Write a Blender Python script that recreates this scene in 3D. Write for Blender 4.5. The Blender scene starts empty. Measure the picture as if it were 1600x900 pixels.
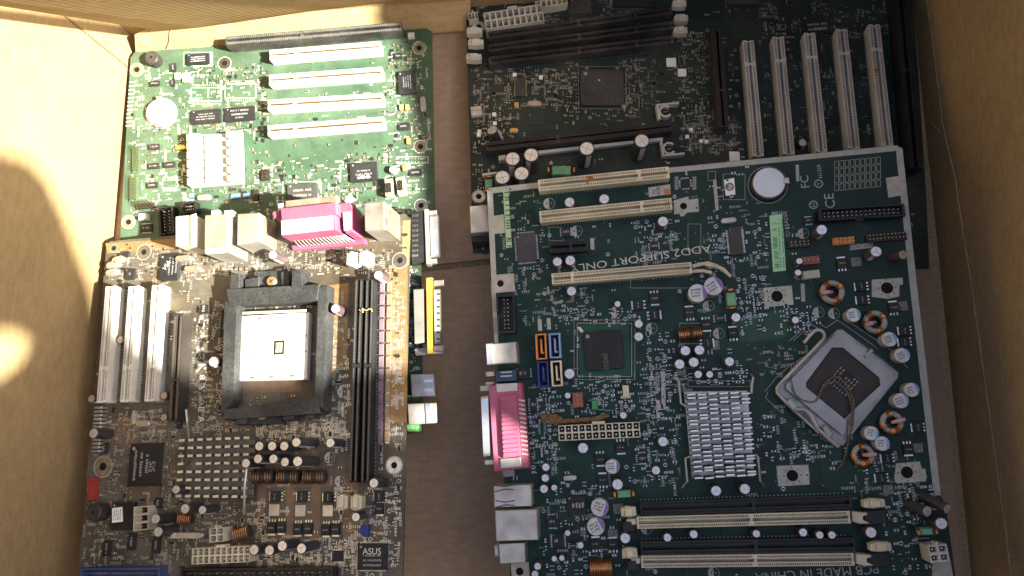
import bpy, bmesh, math, random
from mathutils import Vector, Matrix
random.seed(11)
S = 0.001                                   # everything below is written in millimetres
scene = bpy.context.scene
COL = scene.collection

# ------------------------------------------------------------------ camera
F, CX, CY, H = 1200.0, 800.0, 450.0, 600.0  # focal length in photo pixels, height over the box floor
NAD = (830.0, 620.0)                        # where straight down falls in the photo
def camdir(u, v):
    return Vector(((u-CX)/F, -(v-CY)/F, -1.0))
_up = -camdir(*NAD).normalized()
_x = Vector((1, 0, 0)); _x = (_x - _up*_x.dot(_up)).normalized()
_y = _up.cross(_x)
ROT = Matrix((_x, _y, _up))                 # camera -> world
EYE = Vector((0, 0, H))
def raydir(u, v): return ROT @ camdir(u, v)
def hit(u, v, o, n):
    d = raydir(u, v)
    return EYE + d*((o-EYE).dot(n)/d.dot(n))
def hz(u, v, z): return hit(u, v, Vector((0, 0, z)), Vector((0, 0, 1)))

cd = bpy.data.cameras.new('camera')
cam = bpy.data.objects.new('camera', cd); COL.objects.link(cam)
cd.sensor_width = 36; cd.lens = F/1600*36; cd.clip_start = 0.01; cd.clip_end = 100
m4 = ROT.to_4x4(); m4.translation = EYE*S
cam.matrix_world = m4
scene.camera = cam

# ------------------------------------------------------------------ light
SUN_EL, SUN_AZ = math.radians(41), math.radians(-16)    # azimuth of the sun, from +X towards +Y
SUNV = Vector((math.cos(SUN_EL)*math.cos(SUN_AZ), math.cos(SUN_EL)*math.sin(SUN_AZ), math.sin(SUN_EL)))
w = bpy.data.worlds.new('World'); scene.world = w; w.use_nodes = True
nt = w.node_tree; nt.nodes.clear()
sky = nt.nodes.new('ShaderNodeTexSky'); sky.sky_type = 'NISHITA'; sky.sun_disc = False
sky.sun_elevation = SUN_EL; sky.sun_rotation = math.radians(90) - SUN_AZ
sky.air_density = 1.0; sky.dust_density = 4.0; sky.ozone_density = 0.9
bg = nt.nodes.new('ShaderNodeBackground'); bg.inputs[1].default_value = 0.068
wo = nt.nodes.new('ShaderNodeOutputWorld')
nt.links.new(sky.outputs[0], bg.inputs[0]); nt.links.new(bg.outputs[0], wo.inputs[0])
ld = bpy.data.lights.new('sun', 'SUN'); ld.energy = 5.0; ld.angle = math.radians(1.2); ld.color = (1, .945, .78)
sun = bpy.data.objects.new('sun', ld); COL.objects.link(sun)
sun.rotation_euler = SUNV.to_track_quat('Z', 'Y').to_euler(); sun.location = SUNV*3
scene.view_settings.view_transform = 'Standard'; scene.view_settings.look = 'None'
scene.view_settings.exposure = 2.35; scene.view_settings.gamma = 1
scene.cycles.max_bounces = 8; scene.cycles.diffuse_bounces = 5

# ------------------------------------------------------------------ materials
MATS = {}
def mat(name, col, rough=.5, metal=0., noise=.12, nscale=120., dust=0., bump=0., spec=.3, dustcol=(.30, .28, .24)):
    if name in MATS: return MATS[name]
    m = bpy.data.materials.new(name); m.use_nodes = True; MATS[name] = m
    n = m.node_tree; b = n.nodes['Principled BSDF']
    b.inputs['Roughness'].default_value = rough; b.inputs['Metallic'].default_value = metal
    b.inputs['Specular IOR Level'].default_value = spec
    tc = n.nodes.new('ShaderNodeTexCoord')
    nz = n.nodes.new('ShaderNodeTexNoise'); nz.inputs['Scale'].default_value = nscale; nz.inputs['Detail'].default_value = 6
    geo = n.nodes.new('ShaderNodeNewGeometry')
    n.links.new(geo.outputs['Position'], nz.inputs['Vector'])
    rmp = n.nodes.new('ShaderNodeValToRGB')
    lo = [max(0, c*(1-noise*1.6)) for c in col]; hi = [min(1, c*(1+noise)) for c in col]
    rmp.color_ramp.elements[0].position = .3; rmp.color_ramp.elements[0].color = (*lo, 1)
    rmp.color_ramp.elements[1].position = .7; rmp.color_ramp.elements[1].color = (*hi, 1)
    n.links.new(nz.outputs['Fac'], rmp.inputs['Fac'])
    out = rmp.outputs['Color']
    if dust > 0:
        n2 = n.nodes.new('ShaderNodeTexNoise'); n2.inputs['Scale'].default_value = 420; n2.inputs['Detail'].default_value = 8
        n2.inputs['Roughness'].default_value = .7
        n3 = n.nodes.new('ShaderNodeTexNoise'); n3.inputs['Scale'].default_value = 28; n3.inputs['Detail'].default_value = 3
        for q in (n2, n3): n.links.new(geo.outputs['Position'], q.inputs['Vector'])
        mu = n.nodes.new('ShaderNodeMath'); mu.operation = 'MULTIPLY'
        n.links.new(n2.outputs['Fac'], mu.inputs[0]); n.links.new(n3.outputs['Fac'], mu.inputs[1])
        r2 = n.nodes.new('ShaderNodeMapRange'); r2.inputs[1].default_value = .18; r2.inputs[2].default_value = .42
        r2.inputs[3].default_value = 0; r2.inputs[4].default_value = dust
        n.links.new(mu.outputs[0], r2.inputs[0])
        mx = n.nodes.new('ShaderNodeMixRGB'); mx.inputs[2].default_value = (*dustcol, 1)
        n.links.new(r2.outputs[0], mx.inputs[0]); n.links.new(out, mx.inputs[1]); out = mx.outputs[0]
    n.links.new(out, b.inputs['Base Color'])
    if bump > 0:
        bp = n.nodes.new('ShaderNodeBump'); bp.inputs['Strength'].default_value = bump; bp.inputs['Distance'].default_value = .0006
        nb = n.nodes.new('ShaderNodeTexNoise'); nb.inputs['Scale'].default_value = nscale*5; nb.inputs['Detail'].default_value = 4
        n.links.new(geo.outputs['Position'], nb.inputs['Vector'])
        n.links.new(nb.outputs['Fac'], bp.inputs['Height']); n.links.new(bp.outputs[0], b.inputs['Normal'])
    return m

def cardboard(name, col, axis=0):
    """brown corrugated board: fibre mottling, faint flute lines, scattered dark flecks"""
    m = bpy.data.materials.new(name); m.use_nodes = True
    n = m.node_tree; b = n.nodes['Principled BSDF']; b.inputs['Roughness'].default_value = .85
    b.inputs['Specular IOR Level'].default_value = .15
    geo = n.nodes.new('ShaderNodeNewGeometry')
    mp = n.nodes.new('ShaderNodeMapping')
    mp.inputs['Scale'].default_value = (1, .4, 1) if axis == 0 else (.4, 1, 1)
    n.links.new(geo.outputs['Position'], mp.inputs['Vector'])
    n1 = n.nodes.new('ShaderNodeTexNoise'); n1.inputs['Scale'].default_value = 260; n1.inputs['Detail'].default_value = 8
    n2 = n.nodes.new('ShaderNodeTexNoise'); n2.inputs['Scale'].default_value = 9; n2.inputs['Detail'].default_value = 4
    n.links.new(mp.outputs[0], n1.inputs['Vector']); n.links.new(geo.outputs['Position'], n2.inputs['Vector'])
    r = n.nodes.new('ShaderNodeValToRGB')
    r.color_ramp.elements[0].position = .32; r.color_ramp.elements[0].color = (*[c*.72 for c in col], 1)
    r.color_ramp.elements[1].position = .68; r.color_ramp.elements[1].color = (*[min(1, c*1.12) for c in col], 1)
    ad = n.nodes.new('ShaderNodeMath'); ad.operation = 'ADD'
    ml = n.nodes.new('ShaderNodeMath'); ml.operation = 'MULTIPLY'; ml.inputs[1].default_value = .5
    n.links.new(n1.outputs['Fac'], ad.inputs[0]); n.links.new(n2.outputs['Fac'], ad.inputs[1])
    n.links.new(ad.outputs[0], ml.inputs[0]); n.links.new(ml.outputs[0], r.inputs['Fac'])
    fl = n.nodes.new('ShaderNodeTexNoise'); fl.inputs['Scale'].default_value = 900; fl.inputs['Detail'].default_value = 2
    n.links.new(mp.outputs[0], fl.inputs['Vector'])
    fr = n.nodes.new('ShaderNodeMapRange'); fr.inputs[1].default_value = .66; fr.inputs[2].default_value = .74; fr.inputs[4].default_value = .62
    n.links.new(fl.outputs['Fac'], fr.inputs[0])
    mx = n.nodes.new('ShaderNodeMixRGB'); mx.inputs[2].default_value = (*[c*.35 for c in col], 1)
    n.links.new(fr.outputs[0], mx.inputs[0]); n.links.new(r.outputs['Color'], mx.inputs[1])
    n.links.new(mx.outputs[0], b.inputs['Base Color'])
    wv = n.nodes.new('ShaderNodeTexWave'); wv.inputs['Scale'].default_value = 62; wv.bands_direction = 'Y' if axis == 0 else 'X'
    wv.inputs['Distortion'].default_value = .35; wv.inputs['Detail Scale'].default_value = 3
    n.links.new(geo.outputs['Position'], wv.inputs['Vector'])
    hs = n.nodes.new('ShaderNodeMath'); hs.operation = 'ADD'
    n.links.new(wv.outputs['Fac'], hs.inputs[0]); n.links.new(n1.outputs['Fac'], hs.inputs[1])
    bp = n.nodes.new('ShaderNodeBump'); bp.inputs['Strength'].default_value = .17; bp.inputs['Distance'].default_value = .0006
    n.links.new(hs.outputs[0], bp.inputs['Height']); n.links.new(bp.outputs[0], b.inputs['Normal'])
    return m

CARD = cardboard('cardboard', (.395, .285, .150), 0)
CARDX = cardboard('cardboard_across', (.395, .285, .150), 1)
CARD_IN = cardboard('cardboard_floor', (.42, .30, .21), 1)
CARD_EDGE = mat('cardboard_edge', (.50, .36, .20), .9, noise=.3, nscale=900, bump=.4)
CREASE = mat('worn_crease', (.47, .35, .20), .9, noise=.25, nscale=400)
HOLE = mat('hole_dark', (.006, .006, .006), .9, noise=0)
SLIT = mat('slit_dark', (.05, .03, .015), .9, noise=0)
IVORY = mat('ivory_plastic', (.54, .53, .48), .45, dust=.35, nscale=60)
WHITE = mat('white_plastic', (.70, .69, .63), .42, dust=.18, nscale=60)
CREAM = mat('cream_plastic', (.62, .57, .43), .45, dust=.3, nscale=60)
NYLON = mat('clear_nylon', (.55, .53, .46), .35, dust=.45, nscale=60)
BLACK = mat('black_plastic', (.026, .026, .026), .5, dust=.7, nscale=80, dustcol=(.17, .165, .15))
BLACKC = mat('black_plastic_clean', (.016, .016, .018), .38, dust=.12, nscale=80, dustcol=(.16, .15, .13))
BRACKET = mat('black_bracket', (.026, .028, .030), .6, dust=.5, nscale=80, bump=.3, dustcol=(.135, .138, .14))
BROWNP = mat('brown_black_plastic', (.034, .029, .026), .5, dust=.3, nscale=80, dustcol=(.13, .12, .11))
EPOXY = mat('chip_epoxy', (.017, .017, .019), .55, dust=.25, nscale=150, dustcol=(.085, .083, .08), spec=.25)
EPOXYB = mat('chip_epoxy_brown', (.046, .044, .042), .6, dust=.4, nscale=150, dustcol=(.12, .115, .11))
TIN = mat('tin', (.62, .62, .60), .34, 1., noise=.2, nscale=300)
STEEL = mat('dull_steel', (.50, .485, .46), .48, .7, noise=.18, nscale=90, dust=.35, dustcol=(.42, .38, .32))
STEELR = mat('rusty_steel', (.52, .47, .42), .5, .7, noise=.25, nscale=130, dust=.6, dustcol=(.40, .27, .16))
ALU = mat('aluminium', (.80, .80, .81), .36, .9, noise=.08, nscale=150, dust=.15)
ALUD = mat('dusty_aluminium', (.55, .55, .55), .45, .8, noise=.15, nscale=150, dust=.55, dustcol=(.25, .24, .24))
CAPTOP = mat('capacitor_top', (.66, .66, .68), .38, .6, noise=.06, nscale=200)
VENT = mat('vent_line', (.16, .16, .17), .5)
CAPTOPB = mat('capacitor_top_brown', (.50, .42, .36), .45, .5, noise=.12, nscale=200)
SLEEVE_K = mat('sleeve_black', (.035, .034, .040), .35, dust=.3, nscale=120, dustcol=(.18, .17, .16))
SLEEVE_P = mat('sleeve_purple_brown', (.085, .055, .062), .38, dust=.25, nscale=120, dustcol=(.22, .2, .2))
SLEEVE_W = mat('sleeve_print', (.58, .55, .58), .4)
CANW = mat('white_can', (.54, .54, .54), .4, .35, noise=.1, nscale=200, dust=.2)
PURPLE = mat('purple_print', (.20, .12, .42), .45)
BLUEP = mat('blue_print', (.20, .36, .62), .45)
GOLD = mat('gold', (.78, .56, .24), .35, 1., noise=.1)
COPPER = mat('copper_wire', (.56, .27, .12), .33, .9, noise=.2, nscale=300)
FERRITE = mat('ferrite', (.035, .035, .038), .6)
RINGC = mat('toroid_grey', (.34, .34, .31), .6, noise=.1)
GREENC = mat('green_core', (.16, .36, .22), .5)
PINK = mat('pink_plastic', (.36, .085, .17), .5, dust=.35, nscale=60, dustcol=(.28, .15, .18))
RED = mat('red_plastic', (.30, .04, .035), .45)
REDB = mat('brown_red_plastic', (.24, .06, .04), .5, dust=.3)
ORANGE = mat('orange_plastic', (.62, .22, .05), .45, dust=.2)
YELLOW = mat('yellow_plastic', (.72, .42, .03), .45)
YORANGE = mat('yellow_orange_plastic', (.52, .25, .03), .5, dust=.2)
LBLUE = mat('light_blue_plastic', (.20, .32, .62), .45)
DBLUE = mat('dark_blue_plastic', (.02, .045, .26), .45)
IDEBLUE = mat('blue_plastic', (.03, .065, .20), .5, dust=.2)
GREENP = mat('green_plastic', (.05, .26, .12), .5)
LABELW = mat('white_label', (.82, .82, .78), .6, noise=.05)
LABELG = mat('green_label', (.36, .66, .40), .6, noise=.05)
INKG = mat('dark_green_ink', (.06, .18, .08), .7, noise=0)
INK = mat('black_ink', (.03, .03, .03), .7, noise=0)
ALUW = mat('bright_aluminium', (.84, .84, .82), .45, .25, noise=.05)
FINSHADE = mat('fin_side_shaded', (.24, .235, .23), .5, .6, noise=.2, nscale=300, dust=.5, dustcol=(.13, .12, .11))  # fin sides darkened in colour to stand for shade between the fins
MARKG = mat('chip_marking', (.30, .30, .30), .6, noise=.05)
MARKW = mat('chip_marking_bright', (.62, .62, .62), .6, noise=.05)
RUST = mat('rust', (.33, .11, .03), .9, noise=.35, nscale=500)
TWINE = mat('twine', (.17, .125, .085), .95, noise=.4, nscale=700)
LEAF = mat('dry_leaf', (.15, .095, .05), .9, noise=.35, nscale=400)
TANC = mat('tan_ceramic', (.62, .36, .12), .5)
BROWNC = mat('brown_ceramic', (.34, .22, .15), .5, noise=.25, nscale=900)
BLUEC = mat('blue_ceramic', (.12, .22, .46), .45)
BATT = mat('battery_steel', (.60, .61, .63), .4, .55, noise=.06, nscale=60, dust=.3, dustcol=(.5, .5, .5))
LIVE = mat('grid_dark', (.03, .028, .03), .6, noise=.3, nscale=900)

# ------------------------------------------------------------------ mesh helpers
class MB:
    def __init__(s): s.v = []; s.f = []; s.k = []; s.mats = []
    def mi(s, m):
        if m not in s.mats: s.mats.append(m)
        return s.mats.index(m)
    def add(s, vs, fs, m):
        o = len(s.v); s.v += [tuple(p) for p in vs]; k = s.mi(m)
        for f in fs: s.f.append([i+o for i in f]); s.k.append(k)
    def quad(s, a, b, c, d, m): s.add([a, b, c, d], [(0, 1, 2, 3)], m)
    def rect(s, x0, x1, y0, y1, z, m): s.quad((x0, y0, z), (x1, y0, z), (x1, y1, z), (x0, y1, z), m)
    def prism(s, poly, z0, z1, m, c=0., top=None):
        """poly counter-clockwise in xy; c = chamfer of the top edge"""
        n = len(poly); rings = [(poly, z0)]
        if c > 0:
            cx = sum(p[0] for p in poly)/n; cy = sum(p[1] for p in poly)/n
            rings.append((poly, z1-c)); ins = []
            for x, y in poly:
                dx, dy = cx-x, cy-y; l = math.hypot(dx, dy) or 1
                ins.append((x+dx/l*c*1.3, y+dy/l*c*1.3))
            rings.append((ins, z1))
        else: rings.append((poly, z1))
        vs = []; fs = []
        for r, z in rings: vs += [(x, y, z) for x, y in r]
        for i in range(len(rings)-1):
            for j in range(n):
                a = i*n+j; b = i*n+(j+1) % n
                fs.append((a, b, b+n, a+n))
        fs.append(tuple(range(n-1, -1, -1)))
        s.add(vs, fs, m)
        o = len(s.v)-n
        s.f.append(list(range(o, o+n))); s.k.append(s.mi(top or m))
    def box(s, x0, x1, y0, y1, z0, z1, m, c=0., top=None):
        s.prism([(x0, y0), (x1, y0), (x1, y1), (x0, y1)], z0, z1, m, c, top)
    def cyl(s, x, y, r, z0, z1, m, n=20, c=0., top=None, r1=None):
        r1 = r if r1 is None else r1
        prof = [(r, z0), (r1, z1-c)] + ([(r1-c, z1)] if c else [])
        vs = []; fs = []
        for rr, z in prof: vs += [(x+rr*math.cos(t*2*math.pi/n), y+rr*math.sin(t*2*math.pi/n), z) for t in range(n)]
        for i in range(len(prof)-1):
            for j in range(n):
                a = i*n+j; b = i*n+(j+1) % n; fs.append((a, b, b+n, a+n))
        s.add(vs, fs, m)
        o = len(s.v)-n; s.f.append(list(range(o, o+n))); s.k.append(s.mi(top or m))
    def ring(s, x, y, r0, r1, z, m, n=22, a0=0., a1=2*math.pi):
        k = max(3, int(n*(a1-a0)/(2*math.pi))); vs = []; fs = []
        for i in range(k+1):
            t = a0+(a1-a0)*i/k
            vs += [(x+r0*math.cos(t), y+r0*math.sin(t), z), (x+r1*math.cos(t), y+r1*math.sin(t), z)]
        for i in range(k): fs.append((2*i, 2*i+1, 2*i+3, 2*i+2))
        s.add(vs, fs, m)
    def disc(s, x, y, r, z, m, n=20): s.add([(x+r*math.cos(t*2*math.pi/n), y+r*math.sin(t*2*math.pi/n), z) for t in range(n)], [tuple(range(n))], m)
    def tube(s, pts, r, m, n=8, caps=True):
        pts = [Vector(p) for p in pts]; rs = r if isinstance(r, (list, tuple)) else [r]*len(pts)
        vs = []; fs = []; last = None
        for i, p in enumerate(pts):
            t = (pts[min(i+1, len(pts)-1)]-pts[max(i-1, 0)]).normalized()
            if last is None:
                a = t.orthogonal().normalized()
            else:
                a = (last - t*last.dot(t)).normalized()
            last = a; b = t.cross(a)
            vs += [p + a*rs[i]*math.cos(k*2*math.pi/n) + b*rs[i]*math.sin(k*2*math.pi/n) for k in range(n)]
        for i in range(len(pts)-1):
            for k in range(n):
                q = i*n+k; q2 = i*n+(k+1) % n; fs.append((q, q2, q2+n, q+n))
        if caps: fs += [tuple(range(n-1, -1, -1)), tuple(range(len(pts)*n-n, len(pts)*n))]
        s.add(vs, fs, m)
    def torus(s, R, r, zc, m, n=28, k=10, sx=1., sy=1., mtx=None):
        vs = []; fs = []
        for i in range(n):
            t = i*2*math.pi/n
            for j in range(k):
                q = j*2*math.pi/k
                p = Vector(((R+r*math.cos(q))*math.cos(t)*sx, (R+r*math.cos(q))*math.sin(t)*sy, zc+r*1.2*math.sin(q)))
                vs.append(mtx @ p if mtx else p)
        for i in range(n):
            for j in range(k):
                fs.append((i*k+j, ((i+1) % n)*k+j, ((i+1) % n)*k+(j+1) % k, i*k+(j+1) % k))
        s.add(vs, fs, m)
    def text(s, body, x, y, z, size, m, rot=0., shear=0., sx=1.):
        vs, fs = glyphs(body)
        ca, sa = math.cos(rot), math.sin(rot); out = []
        for px, py in vs:
            px = (px+py*shear)*size*sx; py = py*size
            out.append((x+px*ca-py*sa, y+px*sa+py*ca, z))
        s.add(out, fs, m)
    def ticks(s, x, y, z, length, hgt, m, rot=0., rnd=random):
        """one unreadable line of print: small bars of uneven width"""
        ca, sa = math.cos(rot), math.sin(rot); p = -length/2
        while p < length/2:
            wd = rnd.uniform(.25, .75)*hgt; hh = hgt*rnd.uniform(.7, 1); yo = rnd.uniform(-.1, .1)*hgt
            q = [(p, yo-hh/2), (p+wd*.55, yo-hh/2), (p+wd*.55, yo+hh/2), (p, yo+hh/2)]
            s.quad(*[(x+a*ca-b*sa, y+a*sa+b*ca, z) for a, b in q], m)
            p += wd*.95
            if rnd.random() < .12: p += hgt*.6
    def mesh(s, name, smooth=True):
        me = bpy.data.meshes.new(name)
        me.from_pydata([(a*S, b*S, c*S) for a, b, c in s.v], [], s.f)
        for m in s.mats: me.materials.append(m)
        me.polygons.foreach_set('material_index', s.k)
        if smooth and len(s.f):
            me.shade_smooth(); me.set_sharp_from_angle(angle=math.radians(35))
        me.update()
        return me

GLY = {}
def glyphs(body):
    if body in GLY: return GLY[body]
    cu = bpy.data.curves.new('lettering', 'FONT'); cu.body = body; cu.size = 1; cu.align_x = 'CENTER'; cu.align_y = 'CENTER'
    cu.resolution_u = 3
    o = bpy.data.objects.new('lettering', cu); COL.objects.link(o)
    dg = bpy.context.evaluated_depsgraph_get(); dg.update()
    me = bpy.data.meshes.new_from_object(o.evaluated_get(dg))
    r = ([(v.co.x, v.co.y) for v in me.vertices], [tuple(p.vertices) for p in me.polygons])
    bpy.data.objects.remove(o); bpy.data.curves.remove(cu); bpy.data.meshes.remove(me)
    GLY[body] = r
    return r

def obj(name, me, parent=None, loc=(0, 0, 0), rot=(0, 0, 0)):
    o = bpy.data.objects.new(name, me); COL.objects.link(o)
    o.location = Vector(loc)*S; o.rotation_euler = rot
    if parent is not None: o.parent = parent
    return o
def tag(o, label=None, cat=None, group=None, kind=None):
    if label: o['label'] = label
    if cat: o['category'] = cat
    if group: o['group'] = group
    if kind: o['kind'] = kind
    return o
CACHE = {}
def cached(key, fn):
    if key not in CACHE: CACHE[key] = fn()
    return CACHE[key]

# ------------------------------------------------------------------ the carton
FL = {'bl': hz(212.5, 62, 0), 'br': hz(1430, -34, 0), 'fl': hz(68, 1400, 0), 'fr': hz(1579, 1400, 0)}
WALL_H = 340.
def build_carton():
    root = obj('cardboard_box', None, None, (0, 0, 0))
    tag(root, 'open brown cardboard box holding the old circuit boards', 'box')
    bl, br, fl, fr = FL['bl'], FL['br'], FL['fl'], FL['fr']
    T = 4.
    # floor flaps: two outer flaps meeting in a slit across the middle, over a lower sheet
    sl0, sl1 = hz(600, 427, 0), hz(800, 405, 0); sd = (sl1-sl0).normalized()
    def seam(x, off): p = sl0 + sd*((x-sl0.x)/sd.x); return (x, p.y+off)
    m = MB(); m.prism([(fl.x, fl.y), (fr.x-7, fr.y), (seam(fr.x-22, -2.5)), (seam(bl.x-30, -2.5))], -4, 0, CARD_IN)
    obj('floor_flap', m.mesh('floor_flap', False), root)
    m = MB(); m.prism([seam(bl.x-30, 2.5), seam(br.x-14, 2.5), (br.x-6, br.y), (bl.x, bl.y)], -4, 0, CARD_IN)
    obj('floor_flap', m.mesh('floor_flap', False), root)
    m = MB(); m.box(fl.x-20, fr.x+20, fl.y-10, bl.y+70, -12, -8, CARD_EDGE)
    obj('bottom_sheet', m.mesh('bottom_sheet', False), root)
    def wall(name, a, b, h, out, mm, z0=-12):
        m = MB(); o = Vector((out[0], out[1]))*T
        m.prism([(a.x, a.y), (b.x, b.y), (b.x+o.x, b.y+o.y), (a.x+o.x, a.y+o.y)][::(1 if out[2] else -1)], z0, h, mm, 0, CARD_EDGE)
        return m
    # left wall with a line of perforations
    m = wall('left', fl, bl, 430, (-1, 0, 0), CARD)
    nrm = (bl-fl).cross(Vector((0, 0, 1))).normalized()
    if nrm.x < 0: nrm = -nrm
    def onwall(u, v, a, b):
        n = (b-a).cross(Vector((0, 0, 1))).normalized(); return hit(u, v, a, n)
    p0 = onwall(198, 104, fl, bl); p1 = onwall(66, -3, fl, bl)
    wd = (bl-fl).normalized()
    k = 60
    for i in range(k):
        a = p0.lerp(p1, i/k); b = p0.lerp(p1, (i+.55)/k); off = nrm*.25
        m.quad(a-wd*.9+off, a+wd*.9+off, b+wd*.9+off, b-wd*.9+off, SLIT)
    obj('side_wall', m.mesh('side_wall', False), root)
    # back wall and the torn flap folded down against it
    m = wall('back', bl, br, 430, (0, 1, 1), CARDX)
    obj('back_wall', m.mesh('back_wall', False), root)
    bn = (br-bl).cross(Vector((0, 0, 1))).normalized()
    if bn.y > 0: bn = -bn
    fo = bl + bn*3
    def onb(u, v): return hz(u, v, 25)
    edge = [(241, 46), (262, 45), (300, 43), (340, 34), (380, 23), (430, 18), (500, 12), (560, 7), (606, 3), (680, -6), (735, -12)]
    lo = []
    for (a, b), (c, d) in zip(edge, edge[1:]):
        n = max(2, int((c-a)/4))
        for i in range(n):
            t = i/n; lo.append(onb(a+(c-a)*t, b+(d-b)*t + (random.uniform(0, 2.6) if i % 2 else random.uniform(-1, 0))))
    lo.append(onb(735, -12))
    upl = [Vector((p.x, p.y, 0)) for p in lo]
    front = lo + [lo[-1]+Vector((0, -.42, 1))*300, lo[0]+Vector((0, -.42, 1))*300]
    bk = Vector((0, 3.5, 0)); n = len(front); vs = front+[p+bk for p in front]
    m = MB(); m.add(vs, [tuple(range(n)), tuple(range(2*n-1, n-1, -1))], CARDX)
    m.add(vs, [(j, j+n, (j+1) % n+n, (j+1) % n) for j in range(n)], CARD_EDGE)
    f = obj('torn_flap', m.mesh('torn_flap', False), root); f['label'] = 'inner flap with a ragged cut lower edge along the back wall'
    # sloping bottom lip between the floor and that flap
    m = MB(); ed = [(212, 60), (241, 46)] + edge[2:]; k = len(ed)
    low = [hz(u, 82.5-39*(u-204)/472, 8.5) for u, v in ed]; upp = [onb(u, v)+Vector((0, 2.2, 2.0)) for u, v in ed]
    low = [p - (q-p)*.15 for p, q in zip(low, upp)]
    m.add(low+upp, [(i, i+1, k+i+1, k+i) for i in range(k-1)], CARDX)
    dn = Vector((0, .5, -3)); m.add([p+dn for p in low]+[p+dn for p in upp], [(k+i, k+i+1, i+1, i) for i in range(k-1)], CARDX)
    t0 = hz(261, 76, 11); t1 = hz(268, 45, 25)
    m.tube([t0, t0.lerp(t1, .35)+Vector((1.2, 0, 0)), t0.lerp(t1, .7)+Vector((-.6, 0, 0)), t1], [.5, .8, .4, .6], CREASE, 5)
    obj('bottom_lip', m.mesh('bottom_lip', False), root)
    # right wall with its long worn crease
    m = wall('right', fr, br, WALL_H, (1, 0, 1), CARD)
    rn = (br-fr).cross(Vector((0, 0, 1))).normalized()
    if rn.x > 0: rn = -rn
    cr = [(1446, -10), (1457, 60), (1467, 140), (1473, 190), (1484, 240), (1494, 285), (1500, 330), (1519, 450), (1534, 560), (1545, 640), (1556, 720), (1570, 820), (1584, 930)]
    P = [hit(u, v, fr, rn)+rn*.2 for u, v in cr]
    pts = []
    for a, b in zip(P, P[1:]):
        for i in range(6):
            pts.append(a.lerp(b, i/6)+Vector((0, 0, random.uniform(-.5, .5))))
    m.tube(pts, [random.uniform(.2, .65) for _ in pts], CREASE, 6)
    b0 = hit(1455, 192, fr, rn); b1 = hit(1474, 212, fr, rn)
    m.tube([b0+rn*.2, b0.lerp(b1, .6)+rn*.2, b1+rn*.2], [.3, .6, .4], CREASE, 6)
    obj('side_wall', m.mesh('side_wall', False), root)
    m = wall('front', fl, fr, 760, (0, -1, 0), CARDX)  # extra height added out of view to darken the lower part of the box
    obj('front_wall', m.mesh('front_wall', False), root)
    return root
BOX = build_carton()

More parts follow.
